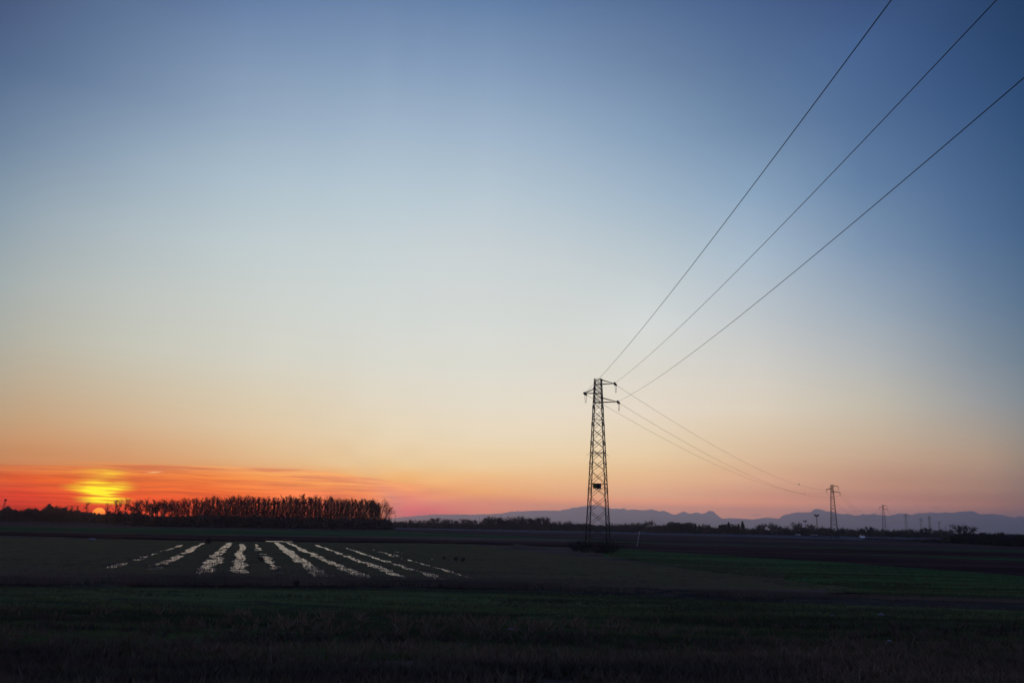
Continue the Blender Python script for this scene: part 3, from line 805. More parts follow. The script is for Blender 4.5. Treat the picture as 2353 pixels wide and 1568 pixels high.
def make_pylon(label, group, strain, leg_r, br_r, mt, simple=False):
    root = empty('pylon', (0, 0, 0))
    tag(root, label, 'pylon', group)
    m = MB()
    for sx_ in (-1, 1):
        for sy in (-1, 1):
            pts = [(sx_ * body_w(h) / 2, sy * body_w(h) / 2, h) for h in (-.2, 17.05, 19.9)]
            m.bar(pts[0], pts[1], leg_r, leg_r * .8)
            m.bar(pts[1], pts[2], leg_r * .8)
            # bolted splice plates that stand proud of the legs
            for h in (3.6, 6.8, 9.9, 12.2, 14.4, 16.4):
                w_ = body_w(h) / 2
                m.bar((sx_ * w_, sy * w_, h - .18), (sx_ * w_, sy * w_, h + .18), leg_r * 1.22)
    m.build('leg_frame', mt, root)
    m = MB()
    A, B = [], []
    for a, c in zip(LV[:-1], LV[1:]):
        wa, wc = body_w(a) / 2, body_w(c) / 2
        for k in range(4):
            ca_, sa_ = [(1, 0), (0, 1), (-1, 0), (0, -1)][k]
            def P(s, w_, h):
                return (ca_ * w_ - sa_ * s * w_, sa_ * w_ + ca_ * s * w_, h)
            if a < .1 and True:
                A += [P(-1, wa * .98, .3), P(1, wa * .98, .3)]
                B += [P(1, wc, c), P(-1, wc, c)]
                continue
            A += [P(-1, wa, a), P(1, wa, a)]
            B += [P(1, wc, c), P(-1, wc, c)]
    for h in (15.05, 11.1, 17.05, 17.6, 18.15, 18.7, 19.25, 19.85, 7.5):
        w_ = body_w(h) / 2
        for k in range(4):
            ca_, sa_ = [(1, 0), (0, 1), (-1, 0), (0, -1)][k]
            A.append((ca_ * w_ + sa_ * w_, sa_ * w_ - ca_ * w_, h))
            B.append((ca_ * w_ - sa_ * w_, sa_ * w_ + ca_ * w_, h))
    m.tubes(A, B, br_r, br_r)
    m.build('bracing', mt, root)
    for sgn, ln, ht, hc in ARMS:
        m = MB()
        wt, wc = body_w(ht) / 2, body_w(hc) / 2
        br_a = br_r * (1.25 if strain else 1.7)
        ln = ln if strain else ln * 1.18
        tip = (sgn * ln, 0, hc + .03)
        for s in (-1, 1):
            m.bar((sgn * wt, s * wt, ht), tip, br_a)
            m.bar((-sgn * wc, s * wc, hc), tip, br_a)
            mid = (sgn * (wt + ln) / 2, s * wt * .5, (ht + hc) / 2)
        m.bar((sgn * (wc + .45), -wc * .66, hc + .01), (sgn * (wc + .45), wc * .66, hc + .01), br_r)
        m.box((sgn * (wt + .06), 0, ht), (.10, wt * 1.9, .16))
        arm = m.build('cross_arm', mt, root)
        if not strain:
            i_ = MB()
            prof = [(.03, 0), (.03, -.2)]
            for q in range(7):
                z_ = -.22 - q * .13
                prof += [(.05, z_), (.15, z_ - .05), (.05, z_ - .08)]
            prof += [(.02, -1.25)]
            i_.lathe(prof, (tip[0], 0, tip[2]), 8)
            i_.build('insulator', M['glass_ins'], root)
    if not simple:
        h = 11.1
        w_ = body_w(h) / 2
        for sy in (-1, 1):
            m = MB()
            m.bar((-w_, sy * (w_ + .03), h - .02), (w_, sy * (w_ + .03), h - .02), .014)
            for sx_ in (-1, 1):
                m.bar((sx_ * (w_ - .01), sy * (w_ + .03), h - .02), (sx_ * (w_ + .42), sy * (w_ + .12), h - .34), .018)
            for k in range(1, 8):
                x = -w_ + 2 * w_ * k / 8
                m.bar((x, sy * (w_ + .03), h - .02), (x, sy * (w_ + .09), h - .34), .010)
            m.build('climbing_guard', mt, root)
        h0, w_ = 7.15, body_w(7.15) / 2
        m = MB()
        m.box((-.17, -w_ - .06, h0 + .06), (.52, .02, .56))
        m.build('warning_plate', M['plate_y'], root)
        m = MB()
        m.box((.33, -w_ - .10, h0 + .03), (.46, .02, .60), Matrix.Rotation(R(18), 3, 'Z'))
        m.build('warning_plate', M['plate_d'], root)
        for s in (-1, 1):
            m = MB()
            m.bar((-w_, -w_ - .03, h0 + .35 * s), (w_, -w_ - .03, h0 + .35 * s), .02)
            m.build('plate_bracket', mt, root)
        for sx_ in (-1, 1):
            for sy in (-1, 1):
                w0 = body_w(0) / 2
                m = MB()
                m.lathe([(.32, -.4), (.30, .12), (.22, .22), (0, .23)], (sx_ * w0, sy * w0, 0), 10)
                m.build('footing', M['concrete'], root)
    return root


P1 = gp(1373.6, 1262)
P1.z = 0
ROT1 = R(-16)
pyl = make_pylon('tall lattice pylon nearest the camera with looped cables and plates on its mast', 'pylons of the power line', True, .075, .034, M['steel'])
pyl.location = P1
pyl.rotation_euler = (0, 0, ROT1)
SZ = 1.042
pyl.scale = (1.02, 1.02, SZ)


def p1w(x, y, z):
    c, s = math.cos(ROT1), math.sin(ROT1)
    x, y, z = x * 1.02, y * 1.02, z * SZ
    return Vector((P1.x + c * x - s * y, P1.y + s * x + c * y, z))


far_specs = [  # top pixel x, y, foot x, scale, label
    (1912.5, 1113, 1916.5, 'second pylon along the line, standing right of the two lamp masts'),
    (2028, 1158.7, 2032, 'third pylon along the line, its top just above the hills'),
    (2081, 1179, 2083, 'fourth pylon along the line, wholly against the hazy hills'),
    (2115, 1189, 2117, 'faint far pylon left of its taller neighbour, small bare trees at its foot'),
    (2135, 1185, 2137, 'faint far pylon fifth from the camera, taller than those beside it'),
    (2157, 1197, 2159, 'small faint pylon with a dark bush at its foot'),
    (2172, 1214, 2173, 'smallest and faintest pylon, at the far end of the line')]


def hor_y(x):
    # photo row of the true horizon at column x
    lo, hi = 1100.0, 1300.0
    for _ in range(40):
        mid = (lo + hi) / 2
        if ray(x, mid).z > 0: lo = mid
        else: hi = mid
    return lo


fp = make_pylon(far_specs[0][3], 'pylons of the power line', False, .12, .050, M['steel_far'], True)
FP = []
for k, (tx, ty, fx, lab) in enumerate(far_specs):
    o = fp if k == 0 else copy_tree(fp)
    # distance from the height of its 19.9 m top above the horizon
    d_ = ray(tx, ty)
    dist = (19.9 - CAMH) / (d_.z / d_.y)
    dist = min(dist, 2200)
    foot = wp(fx, hor_y(fx) + 5, dist)
    o.location = (foot.x, foot.y, 0)
    o.rotation_euler = (0, 0, R(-24) if k < 4 else R(-30))
    o['label'] = lab
    FP.append((Vector((foot.x, foot.y, 0)), o.rotation_euler[2]))


def fw(k, x, z):
    p, rz = FP[k]
    return Vector((p.x + math.cos(rz) * x, p.y + math.sin(rz) * x, z))


# strain insulators, jumper loops and cables
P0 = Vector((P1.x + 4.5, -120, 0))


def lerp(a, b, t):
    return a + (b - a) * t


def wire_pts(a, b, sag, n):
    out = []
    for i in range(n + 1):
        t = i / n
        p = lerp(a, b, t)
        out.append(Vector((p.x, p.y, p.z - 4 * sag * t * (1 - t))))
    return out


SAG0, SAG1 = SAGS if 'SAGS' in globals() else (3.0, 7.5)
HEAD = [((2045, 0), 'leftmost'), ((2286, 0), 'middle'), ((2352, 175), 'rightmost')]
order = {-1: 0}
cab = []
ends1 = []
ARMN = ['upper right', 'left', 'lower right']
for k, (sgn, ln, ht, hc) in enumerate(ARMS):
    tip = p1w(sgn * ln, 0, hc + .03)
    # where the outgoing wire must pass high over the camera's right hand side
    hp = [(2286, 0), (2045, 0), (2352, 175)][k]
    tgt = Vector((tip.x + 3.0 + (.6 if k == 1 else 0), -120, hc + .5))
    # solve sag and lateral end so that the wire crosses the picture edge at hp
    d_ = ray(*hp)
    best = None
    mx, my = [(1875, 433.7), (1796.3, 334.7), (2049.4, 433.7)][k]
    dm = ray(mx, my)
    for ex in np.arange(-4, 26, .5):
        bx_, by_ = ex, -120 - tip.y
        pars = []
        for dd in (d_, dm):
            den = dd.x * by_ - dd.y * bx_
            s_ = (tip.x * by_ - tip.y * bx_) / den if abs(den) > 1e-9 else -1
            pars.append((s_, (s_ * dd.y - tip.y) / by_, CAMH + s_ * dd.z))
        if any(q[0] <= 0 or not 0 < q[1] < 1 for q in pars): continue
        # z(t) = tip.z + A t + B t^2 through both sightings
        (s1_, t1_, z1_), (s2_, t2_, z2_) = pars
        mat2 = np.array([[t1_, t1_ ** 2], [t2_, t2_ ** 2]])
        A_, B_ = np.linalg.solve(mat2, [z1_ - tip.z, z2_ - tip.z])
        sag = B_ / 4
        ez = tip.z + A_ + B_
        sc = abs(sag - 4.5) + .5 * abs(ez - tip.z)
        if best is None or sc < best[0]: best = (sc, Vector((tip.x + ex, -120, ez)), sag)
    print('wire', k, best)
    e, sag = best[1], best[2]
    dirn = (e - tip).normalized()
    dz0 = -4 * sag / (e - tip).length
    a = tip + Vector((dirn.x, dirn.y, dz0)) * .95
    # towards the second pylon
    e2 = fw(0, sgn * ln * 1.18, hc - 1.22)
    cab.append((k, tip, a, e, sag, e2))

ins_root = pyl
inv = Matrix.Translation(-P1)
rotm = Matrix.Rotation(-ROT1, 4, 'Z')


def to_local(p):
    q = rotm @ (Vector(p) - P1)
    return Vector((q.x / 1.02, q.y / 1.02, q.z / SZ))


SPANSAG = [4.0, 4.2, 4.2]
labels0 = {1: 'thick overhead cable furthest left, leaving by the top edge of the picture',
           0: 'middle one of the three overhead cables, running up to the top right corner',
           2: 'lowest and rightmost overhead cable, leaving by the right edge of the picture'}
labels1 = {0: 'uppermost thin cable from the big pylon to the second, a bird on it',
           1: 'thin cable passing behind the mast of the big pylon to the second pylon',
           2: 'thin cable from the lower right arm of the big pylon sagging to the second pylon'}
for k, tip, a, e, sag, e2 in cab:
    L2 = (e2 - tip).length
    hd2 = Vector((e2.x - tip.x, e2.y - tip.y, 0)).normalized()
    slope2 = (e2.z - tip.z) / L2 - 4 * SPANSAG[k] / L2
    a2 = tip + Vector((hd2.x, hd2.y, slope2)) * .95
    for tgt in (a, a2):
        m = MB()
        d_ = (tgt - tip)
        n_ = 5
        lt, la_ = to_local(tip), to_local(tgt)
        m.bar(lt, la_, .03, n=6)
        dl = (la_ - lt).normalized()
        q_ = dl.to_track_quat('Z', 'Y').to_matrix()
        for q in range(n_):
            c_ = lt + (la_ - lt) * (.25 + .12 * q)
            mm = MB()
            mm.lathe([(.03, -.05), (.125, -.03), (.14, .015), (.03, .05)], (0, 0, 0), 10)
            vv = mm.v[0] @ np.array(q_).T + np.array(c_)
            m.add(vv, mm.f[0])
        m.build('insulator', M['glass_ins'], pyl)
    # jumper loop
    m = MB()
    la1, la2 = to_local(a), to_local(a2)
    lowp = (la1 + la2) / 2
    pts = []
    for i in range(17):
        t = i / 16
        p = lerp(la1, la2, t)
        p = Vector((p.x, p.y, p.z - 1.05 * (1 - abs(2 * t - 1) ** 2.2)))
        pts.append(p)
    m.path(pts, .022, 6)
    m.build('jumper_loop', M['cable'], pyl)
    m = MB()
    pts = wire_pts(a, e, sag, 90)
    m.path(pts, .0135, 6)
    o = m.build('cable', M['cable'])
    tag(o, labels0[k], 'cable', 'cables of the power line')
    m = MB()
    wpts = wire_pts(a2, e2, SPANSAG[k], 80)
    m.path(wpts, .017, 5)
    o = m.build('cable', M['cable'])
    tag(o, labels1[k], 'cable', 'cables of the power line')
    cab[k] = cab[k] + (wpts,)
for s in range(0, 3):
    for k, (sgn, ln, ht, hc) in enumerate(ARMS):
        m = MB()
        m.path(wire_pts(fw(s, sgn * ln * 1.18, hc - 1.22), fw(s + 1, sgn * ln * 1.18, hc - 1.22), [7.5, 7.5, 8][s], 40), .02, 4)
        tag(m.build('cable', M['cable']),
            'faint %s cable between the %s and %s pylons' % (['upper right', 'left-hand', 'lower right'][k], ['second', 'third', 'fourth'][s], ['third', 'fourth', 'next faint'][s]), 'cable', 'cables of the power line')


# birds on the cables
def bird(label, px, k, h):
    pts = cab[k][6]
    best = min(range(len(pts) - 1), key=lambda i: abs((lambda p: (CX + F * p.dot(RGT) / p.dot(f0)))(pts[i] - Vector((0, 0, CAMH))) - px))
    loc = pts[best]
    root = empty('bird', loc + Vector((0, 0, .02)), R(35), h / .40)
    tag(root, label, 'bird', 'birds perched on the cables')
    m = MB()
    # upright perched body: lathe leaned forward, with head, beak and long tail, one surface
    prof = [(0, -.02), (.035, .0), (.075, .06), (.088, .13), (.075, .20), (.048, .25), (.045, .275), (.052, .305), (.045, .34), (.02, .362), (0, .366)]
    mm = MB()
    mm.lathe(prof, (0, 0, 0), 12)
    q_ = Matrix.Rotation(R(18), 3, 'Y')
    vv = mm.v[0] @ np.array(q_).T
    vv = vv - np.array([.03, 0, 0])
    m.add(vv, mm.f[0])
    m.build('body', M['feather'], root, smooth=True)
    m = MB()
    m.tubes([(.115, 0, .29)], [(.175, 0, .275)], .016, .002, 6)
    m.build('beak', M['feather'], root)
    m = MB()
    m.add([(-.05, -.035, .05), (-.05, .035, .05), (-.16, .03, -.16), (-.16, -.03, -.16), (-.06, -.035, .03), (-.06, .035, .03), (-.17, .03, -.165), (-.17, -.03, -.165)],
          [[0, 1, 2, 3], [7, 6, 5, 4], [0, 3, 7, 4], [1, 5, 6, 2], [3, 2, 6, 7], [0, 4, 5, 1]])
    m.build('tail', M['feather'], root)
    for s in (-1, 1):
        m = MB()
        m.bar((0, .03 * s, -.03), (.0, .03 * s, .05), .007)
        m.build('leg', M['feather'], root)


bird('dark bird perched upright on the uppermost thin cable left of the second pylon', 1834, 0, .50)
bird('small dark bird sitting hunched on the lower thin cable, nearer the second pylon', 1848, 2, .34)

#VEG
# ------------------------------------------------------------------ trees
def unit(v):
    return v / np.maximum(np.linalg.norm(v, axis=1, keepdims=True), 1e-9)


def children_of(A, B, Rb, k, t0, t1, ang, ang_sd, ln, up, r_, droop=0.0):
    """k twigs on every segment A->B; returns start, end arrays"""
    n = len(A)
    A_, B_ = np.repeat(A, k, 0), np.repeat(B, k, 0)
    t = r_.uniform(t0, t1, (n * k, 1))
    S = A_ + (B_ - A_) * t
    d = unit(B_ - A_)
    rnd = unit(r_.normal(size=(n * k, 3)))
    perp = unit(rnd - d * (rnd * d).sum(1, keepdims=True))
    a = np.radians(r_.normal(ang, ang_sd, (n * k, 1)))
    nd = unit(d * np.cos(a) + perp * np.sin(a) + np.array([0, 0, up]))
    l_ = np.repeat(np.linalg.norm(B - A, axis=1), k)[:, None] * ln * r_.uniform(.6, 1.25, (n * k, 1)) * (1.15 - .55 * t)
    return S, S + nd * l_


def bare_tree(seed, H, kind, tw=1.0):
    """leafless tree: returns trunk mesh builder and crown mesh builder"""
    r_ = np.random.default_rng(seed)
    tr, cr = MB(), MB()
    if kind == 'poplar':       # slender plantation tree, branches rising steeply
        n = 7
        z = np.linspace(0, H, n)
        lean = r_.normal(0, .022, 2)
        pts = np.stack([lean[0] * z + r_.normal(0, .05, n), lean[1] * z + r_.normal(0, .05, n), z], 1)
        pts[0, :2] = 0
        rad = np.interp(z, [0, H], [.0115 * H, .002 * H])
        tr.tubes(pts[:-1], pts[1:], rad[:-1], rad[1:], 5)
        A, B = pts[:-1][1:], pts[1:][1:]
        S, E = children_of(A, B, 0, 7, 0, 1, 26, 9, 1.15 , .25, r_)
        S2, E2 = children_of(S, E, 0, 5, .2, 1, 28, 10, .55, .15, r_)
        S3, E3 = children_of(S2, E2, 0, 3, .2, 1, 30, 12, .6, .05, r_)
        cr.tubes(S, E, .022 * tw, .010 * tw, 3)
        cr.tubes(S2, E2, .013 * tw, .007 * tw, 3)
        cr.tubes(S3, E3, .009 * tw, .005 * tw, 3)
    elif kind == 'broad':      # round-headed tree, several ascending limbs
        h0 = H * .22
        tr.tubes([[0, 0, 0]], [[r_.normal(0, .1), 0, h0]], .030 * H, .022 * H, 6)
        base = np.array([[0, 0, h0]])
        k = 6
        a = np.arange(k) * 2 * math.pi / k + r_.uniform(0, 1, k)
        inc = r_.uniform(.30, .75, k)
        E0 = base + np.stack([np.cos(a) * inc, np.sin(a) * inc, np.ones(k)], 1) * (H * .42)
        S0 = np.repeat(base, k, 0)
        tr.tubes(S0, E0, .014 * H, .007 * H, 4)
        S, E = children_of(S0, E0, 0, 6, .35, 1, 34, 10, .75, .25, r_)
        S2, E2 = children_of(S, E, 0, 6, .25, 1, 32, 12, .65, .12, r_)
        S3, E3 = children_of(S2, E2, 0, 5, .2, 1, 34, 14, .6, .05, r_)
        cr.tubes(S, E, .0050 * H * tw, .0025 * H * tw, 3)
        cr.tubes(S2, E2, .0026 * H * tw, .0014 * H * tw, 3)
        cr.tubes(S3, E3, .0015 * H * tw, .0008 * H * tw, 3)
    elif kind == 'shrub':      # many stems from the foot
        k = 22
        a = r_.uniform(0, 2 * math.pi, k)
        inc = r_.uniform(.05, .75, k)
        S0 = np.stack([np.cos(a) * .12 * H, np.sin(a) * .12 * H, np.zeros(k)], 1)
        E0 = S0 + unit(np.stack([np.cos(a) * inc, np.sin(a) * inc, np.ones(k)], 1)) * H * r_.uniform(.45, .7, (k, 1))
        tr.tubes(S0, E0, .008 * H, .004 * H, 3)
        S, E = children_of(S0, E0, 0, 8, .1, 1, 36, 12, .55, .15, r_)
        S2, E2 = children_of(S, E, 0, 6, .1, 1, 36, 14, .6, .05, r_)
        cr.tubes(S, E, .0042 * H * tw, .002 * H * tw, 3)
        cr.tubes(S2, E2, .0028 * H * tw, .0014 * H * tw, 3)
    return tr, cr


def leaf_cloud(r_, n, size, inside, bounds):
    """loose leaf clumps filling a crown shape"""
    out = []
    while len(out) < n:
        p = r_.uniform(bounds[0], bounds[1], (n, 3))
        out += [q for q in p if inside(q)]
    c = np.array(out[:n])
    return c[:, None, :] + r_.normal(0, size, (n, 3, 3))


def conifer(seed, H):
    r_ = np.random.default_rng(seed)
    tr, cr = MB(), MB()
    tr.tubes([[0, 0, 0]], [[0, 0, H]], .018 * H, .002 * H, 6)
    V_ = []
    for z in np.arange(.08 * H, .97 * H, .045 * H):
        R0 = .30 * H * (1 - z / H) ** .85 * r_.uniform(.8, 1.15) + .02 * H
        for a in np.arange(0, 2 * math.pi, 2 * math.pi / 9) + r_.uniform(0, 1):
            ln = R0 * r_.uniform(.7, 1.1)
            d = np.array([math.cos(a), math.sin(a), -.18])
            for q in range(10):
                c = np.array([0, 0, z]) + d * ln * (q + 1) / 10
                s = .035 * H * (1.2 - q / 12)
                V_.append(c + r_.normal(0, s * .75, (3, 3)))
                V_.append(c + r_.normal(0, s * .75, (3, 3)))
    cr.tris(np.array(V_))
    return tr, cr


def round_evergreen(seed, H, flat=1.0, trunkh=.15):
    r_ = np.random.default_rng(seed)
    tr, cr = MB(), MB()
    tr.tubes([[0, 0, 0]], [[0, 0, H * .6]], .035 * H, .02 * H, 6)
    lob = [(r_.uniform(-.28, .28) * H / flat, r_.uniform(-.28, .28) * H / flat, H * (trunkh + r_.uniform(.3, .6) * (1 - trunkh)), H * r_.uniform(.2, .34)) for _ in range(9)]
    V_ = []
    for (a, b_, c, rr) in lob:
        n = 420
        d = unit(r_.normal(size=(n, 3)))
        p = np.array([a, b_, c]) + d * rr * r_.uniform(.55, 1.05, (n, 1)) ** .5
        p[:, 2] = np.maximum(p[:, 2], trunkh * H * .6)
        V_.append(p[:, None, :] + r_.normal(0, .026 * H, (n, 3, 3)))
    cr.tris(np.concatenate(V_))
    return tr, cr


protos = {}


def proto(key, fn, mt, mc):
    if key not in protos:
        tr, cr = fn()
        zs = np.concatenate([q[:, 2] for q in cr.v])
        k_ = 10.0 / np.percentile(zs, 99.7)
        tr.v = [q * np.array([k_ if kk_ else 1.0 for kk_ in (0, 0, 1)]) for q in tr.v]
        cr.v = [q * np.array([1.0, 1.0, k_]) for q in cr.v]
        protos[key] = (tr.mesh('trunk_' + key, mt), cr.mesh('crown_' + key, mc))
    return protos[key]


NV = {'poplar': 9, 'broad': 6, 'shrub': 6, 'conifer': 3, 'evergreen': 4, 'umbrella': 2}


def tree(kind, var, loc, H, label, group=None, name=None, cat='tree', rz=None, sx=1.0, lean=(0, 0), tw=1.0):
    var = var % NV[kind]
    key = '%s%d%s' % (kind, var, '' if tw == 1.0 else 'w%d' % int(tw * 10))
    if kind in ('poplar', 'broad', 'shrub'):
        me = proto(key, lambda: bare_tree(100 * len(kind) + var, 10.0, kind, tw), M['bark'], M['twig'] if kind != 'shrub' else M['scrub'])
    elif kind == 'conifer':
        me = proto(key, lambda: conifer(300 + var, 10.0), M['bark'], M['needle'])
    elif kind == 'evergreen':
        me = proto(key, lambda: round_evergreen(400 + var, 10.0), M['bark'], M['evergreen'])
    else:
        me = proto(key, lambda: round_evergreen(500 + var, 10.0, .62, .35), M['bark'], M['evergreen'])
    s = H / 10.0
    o = empty(name or {'poplar': 'poplar_tree', 'broad': 'bare_tree', 'shrub': 'shrub', 'conifer': 'conifer_tree', 'evergreen': 'evergreen_tree', 'umbrella': 'umbrella_tree'}[kind],
              loc, rng.uniform(0, 6.28) if rz is None else rz, (s * sx, s * sx, s))
    o.rotation_euler[0], o.rotation_euler[1] = lean
    tag(o, label, cat, group)
    link('trunk' if kind != 'shrub' else 'stems', me[0], o)
    link('crown', me[1], o)
    return o


def at(x, dist, dy=0):
    p = wp(x, hor_y(x) + 5, dist)
    return Vector((p.x, p.y, dy))


def top_h(x, ytop, dist):
    d_ = ray(x, ytop)
    return CAMH + d_.z / d_.y * dist


# the leafless wood on the left: belt of slender trees in a few rows
def wdist(x):
    return 262 + (x - 330) * .085


GW = 'leafless trees of the dense wood'
LW = 'slender leafless tree standing among many others in the dense wood right of the sunset'
TOPW = [(330, 1149), (400, 1147), (470, 1142), (540, 1139), (640, 1141), (690, 1138), (760, 1143), (850, 1147), (885, 1160), (905, 1178)]
nw = 0
for i in range(292):
    t = (i + rng.uniform(-.4, .4)) / 292
    x = 370 + (874 - 370) * t
    row = i % 5
    if x < 455 and rng.random() < .3:
        continue
    d = wdist(x) + row * 5.5 + rng.uniform(-1, 1)
    H = top_h(x, np.interp(x, [p[0] for p in TOPW], [p[1] for p in TOPW]), wdist(x)) * (rng.uniform(.84, 1.10) if row else rng.uniform(.9, 1.04))
    tree('poplar', int(rng.integers(9)), at(x, d), H, LW, GW, sx=rng.uniform(.85, 1.25), tw=1.7)
    nw += 1
lone = [(262, 1147, 'poplar', 'thin bare tree just right of the setting sun with a small split crown'),
        (271, 1150, 'poplar', 'bare tree with an open fan of twigs, right of the yellow glow'),
        (286, 1142, 'poplar', 'taller double-stemmed bare tree between the sunset and the wood'),
        (300, 1158, 'poplar', 'short thin tree left of the gap before the wood'),
        (318, 1146, 'poplar', 'upright bare tree in the open row leading to the wood'),
        (333, 1150, 'broad', 'broad bare tree with a spreading fan of branches at the near end of the wood'),
        (348, 1146, 'poplar', 'bare tree with a leaning dark stem beside it, where the wood begins'),
        (362, 1145, 'broad', 'bushy bare tree closing the gap at the left end of the wood'),
        (246, 1154, 'poplar', 'very thin bare stem immediately right of the sun disc'),
        (197, 1153, 'poplar', 'bare sapling left of the sun with twigs at its top'),
        (178, 1160, 'poplar', 'small bare sapling second to the left of the sun'),
        (166, 1158, 'poplar', 'thin bare sapling third to the left of the sun, on the hedge slope'),
        (150, 1158, 'poplar', 'leaning bare sapling rising from the right shoulder of the rounded thicket'),
        (862, 1142, 'broad', 'wide-headed bare tree near the right end of the wood, taller than its neighbours'),
        (880, 1153, 'broad', 'bare tree with hanging outer twigs at the right edge of the wood'),
        (887, 1180, 'shrub', 'low bare shrub leaning out at the right foot of the wood')]
for k, (x, yt, kd, lab) in enumerate(lone):
    d = wdist(x) + (0 if x > 240 else 60)
    tree(kd, k * 2 + 1, at(x, d), top_h(x, yt, d), lab, cat='shrub' if kd == 'shrub' else 'tree', tw=1.9 if x < 370 else 1.2, sx=1.6 if x < 370 else .8)
o = empty('leaning_tree', at(346, 258), .0)
o.rotation_euler = (0, R(9), 0)
tag(o, 'thick dark trunk leaning right at the open left end of the wood', 'tree')
m = MB(); m.tubes([[0, 0, 0], [0.05, 0, 3.4]], [[0.05, 0, 3.4], [.2, 0, 6.2]], [.16, .12], [.12, .05], 6); m.build('trunk', M['bark'], o)
m = MB(); S, E = children_of(np.array([[0.05, 0, 2.6]]), np.array([[.2, 0, 6.2]]), 0, 14, .1, 1, 30, 8, .35, .2, np.random.default_rng(3)); m.tubes(S, E, .03, .012, 3); m.build('crown', M['twig'], o)


# undergrowth and hedges: masses nobody could count
def thicket(name, label, cat, line, depth_fn, n, thick, mt, size=.16, base=.0, leaf=.5, seed=1, kind='stuff'):
    """line: photo pixels of the top outline; fills from the ground to that outline"""
    r_ = np.random.default_rng(seed)
    xs_ = [p[0] for p in line]
    ys_ = [p[1] for p in line]
    x = r_.uniform(xs_[0], xs_[-1], n)
    dep = depth_fn(x) + r_.uniform(0, thick, n)
    yt = np.interp(x, xs_, ys_)
    V_ = []
    A, B = [], []
    for i in range(n):
        d0 = float(depth_fn(np.array([x[i]]))[0])
        H = top_h(x[i], yt[i], d0) * (1 + .30 * nse(x[i] * .13, dep[i] * .1) + .22 * nse(x[i] * .5, 7))
        p = at(x[i], dep[i])
        q = r_.random() ** .75
        c = np.array([p.x, p.y, max(.05, H * q)])
        if r_.random() < leaf:
            V_.append(c + r_.normal(0, size, (3, 3)))
            V_.append(c + r_.normal(0, size, (3, 3)))
        else:
            d = np.array([r_.normal(0, .3), r_.normal(0, .3), 1.0])
            l_ = H * r_.uniform(.15, .35)
            A.append(c - d * l_ * .5)
            B.append(c + d * l_ * .5)
    m_ = MB()
    if V_: m_.tris(np.array(V_))
    if A: m_.tubes(np.array(A), np.array(B), size * .14, size * .06, 3)
    return tag(m_.build(name, mt), label, cat, kind=kind)


thicket('undergrowth', 'dense dark undergrowth filling the foot of the leafless wood', 'undergrowth',
        [(300, 1183), (340, 1187), (400, 1189), (470, 1186), (560, 1189), (660, 1190), (760, 1192), (850, 1194), (880, 1194), (896, 1198), (906, 1207)],
        lambda x: 256 + (x - 330) * .085, 26000, 16, M['scrub'], .26, leaf=.65, seed=5)
thicket('hedge', 'long dark hedge under the setting sun on the left', 'hedge',
        [(-60, 1171), (0, 1173), (10, 1169), (28, 1170), (42, 1176), (54, 1176), (64, 1169), (78, 1170), (88, 1177), (96, 1175), (106, 1166), (125, 1164), (141, 1167), (154, 1174), (175, 1176), (190, 1179), (205, 1178), (222, 1183), (236, 1183), (248, 1178), (262, 1181), (275, 1178), (292, 1182), (310, 1179), (340, 1184)],
        lambda x: 330 - (x * 0) - np.clip(x - 200, 0, 400) * .3, 16000, 10, M['scrub'], .30, leaf=.7, seed=6)
GT = 'leafless trees of the distant hedgerow'
LT = 'small leafless tree in the long hazy hedgerow between the wood and the big pylon'
hx = [912, 921, 930, 946, 958, 968, 985, 1000, 1012, 1025, 1030, 1043, 1055, 1068, 1078, 1088, 1115, 1128, 1137, 1150, 1160, 1172, 1183, 1193, 1210, 1224, 1236, 1247, 1262, 1280, 1300]
hy = [1197, 1199, 1197, 1194, 1198, 1195, 1193, 1190, 1196, 1192, 1197, 1194, 1198, 1192, 1196, 1194, 1192, 1186, 1190, 1195, 1187, 1193, 1196, 1186, 1188, 1191, 1190, 1187, 1194, 1198, 1197]
for k, (x, y) in enumerate(zip(hx, hy)):
    d = 430 + rng.uniform(0, 30)
    x += rng.uniform(-2, 2)
    tree('broad' if k % 2 else 'shrub', k, at(x, d), top_h(x, y - 2.5, d), LT, GT, name='bare_tree', sx=rng.uniform(1.0, 1.5), tw=2.0)
tree('broad', 3, at(1141, 425), top_h(1141, 1186, 425), 'full bare tree in the far hedgerow beside a thin mast', tw=1.6, sx=1.15)
thicket('far_hedge', 'low hazy hedge running across the plain in the distance', 'hedge',
        [(905, 1201), (960, 1202), (1100, 1203), (1200, 1203), (1260, 1204), (1300, 1206), (1400, 1209), (1480, 1209), (1540, 1212), (1640, 1214), (1720, 1217), (1800, 1218), (1900, 1219), (2000, 1221), (2100, 1223), (2200, 1225), (2380, 1229)],
        lambda x: 420 + (x - 905) * .06, 34000, 20, M['scrub'], .30, leaf=.72, seed=8)

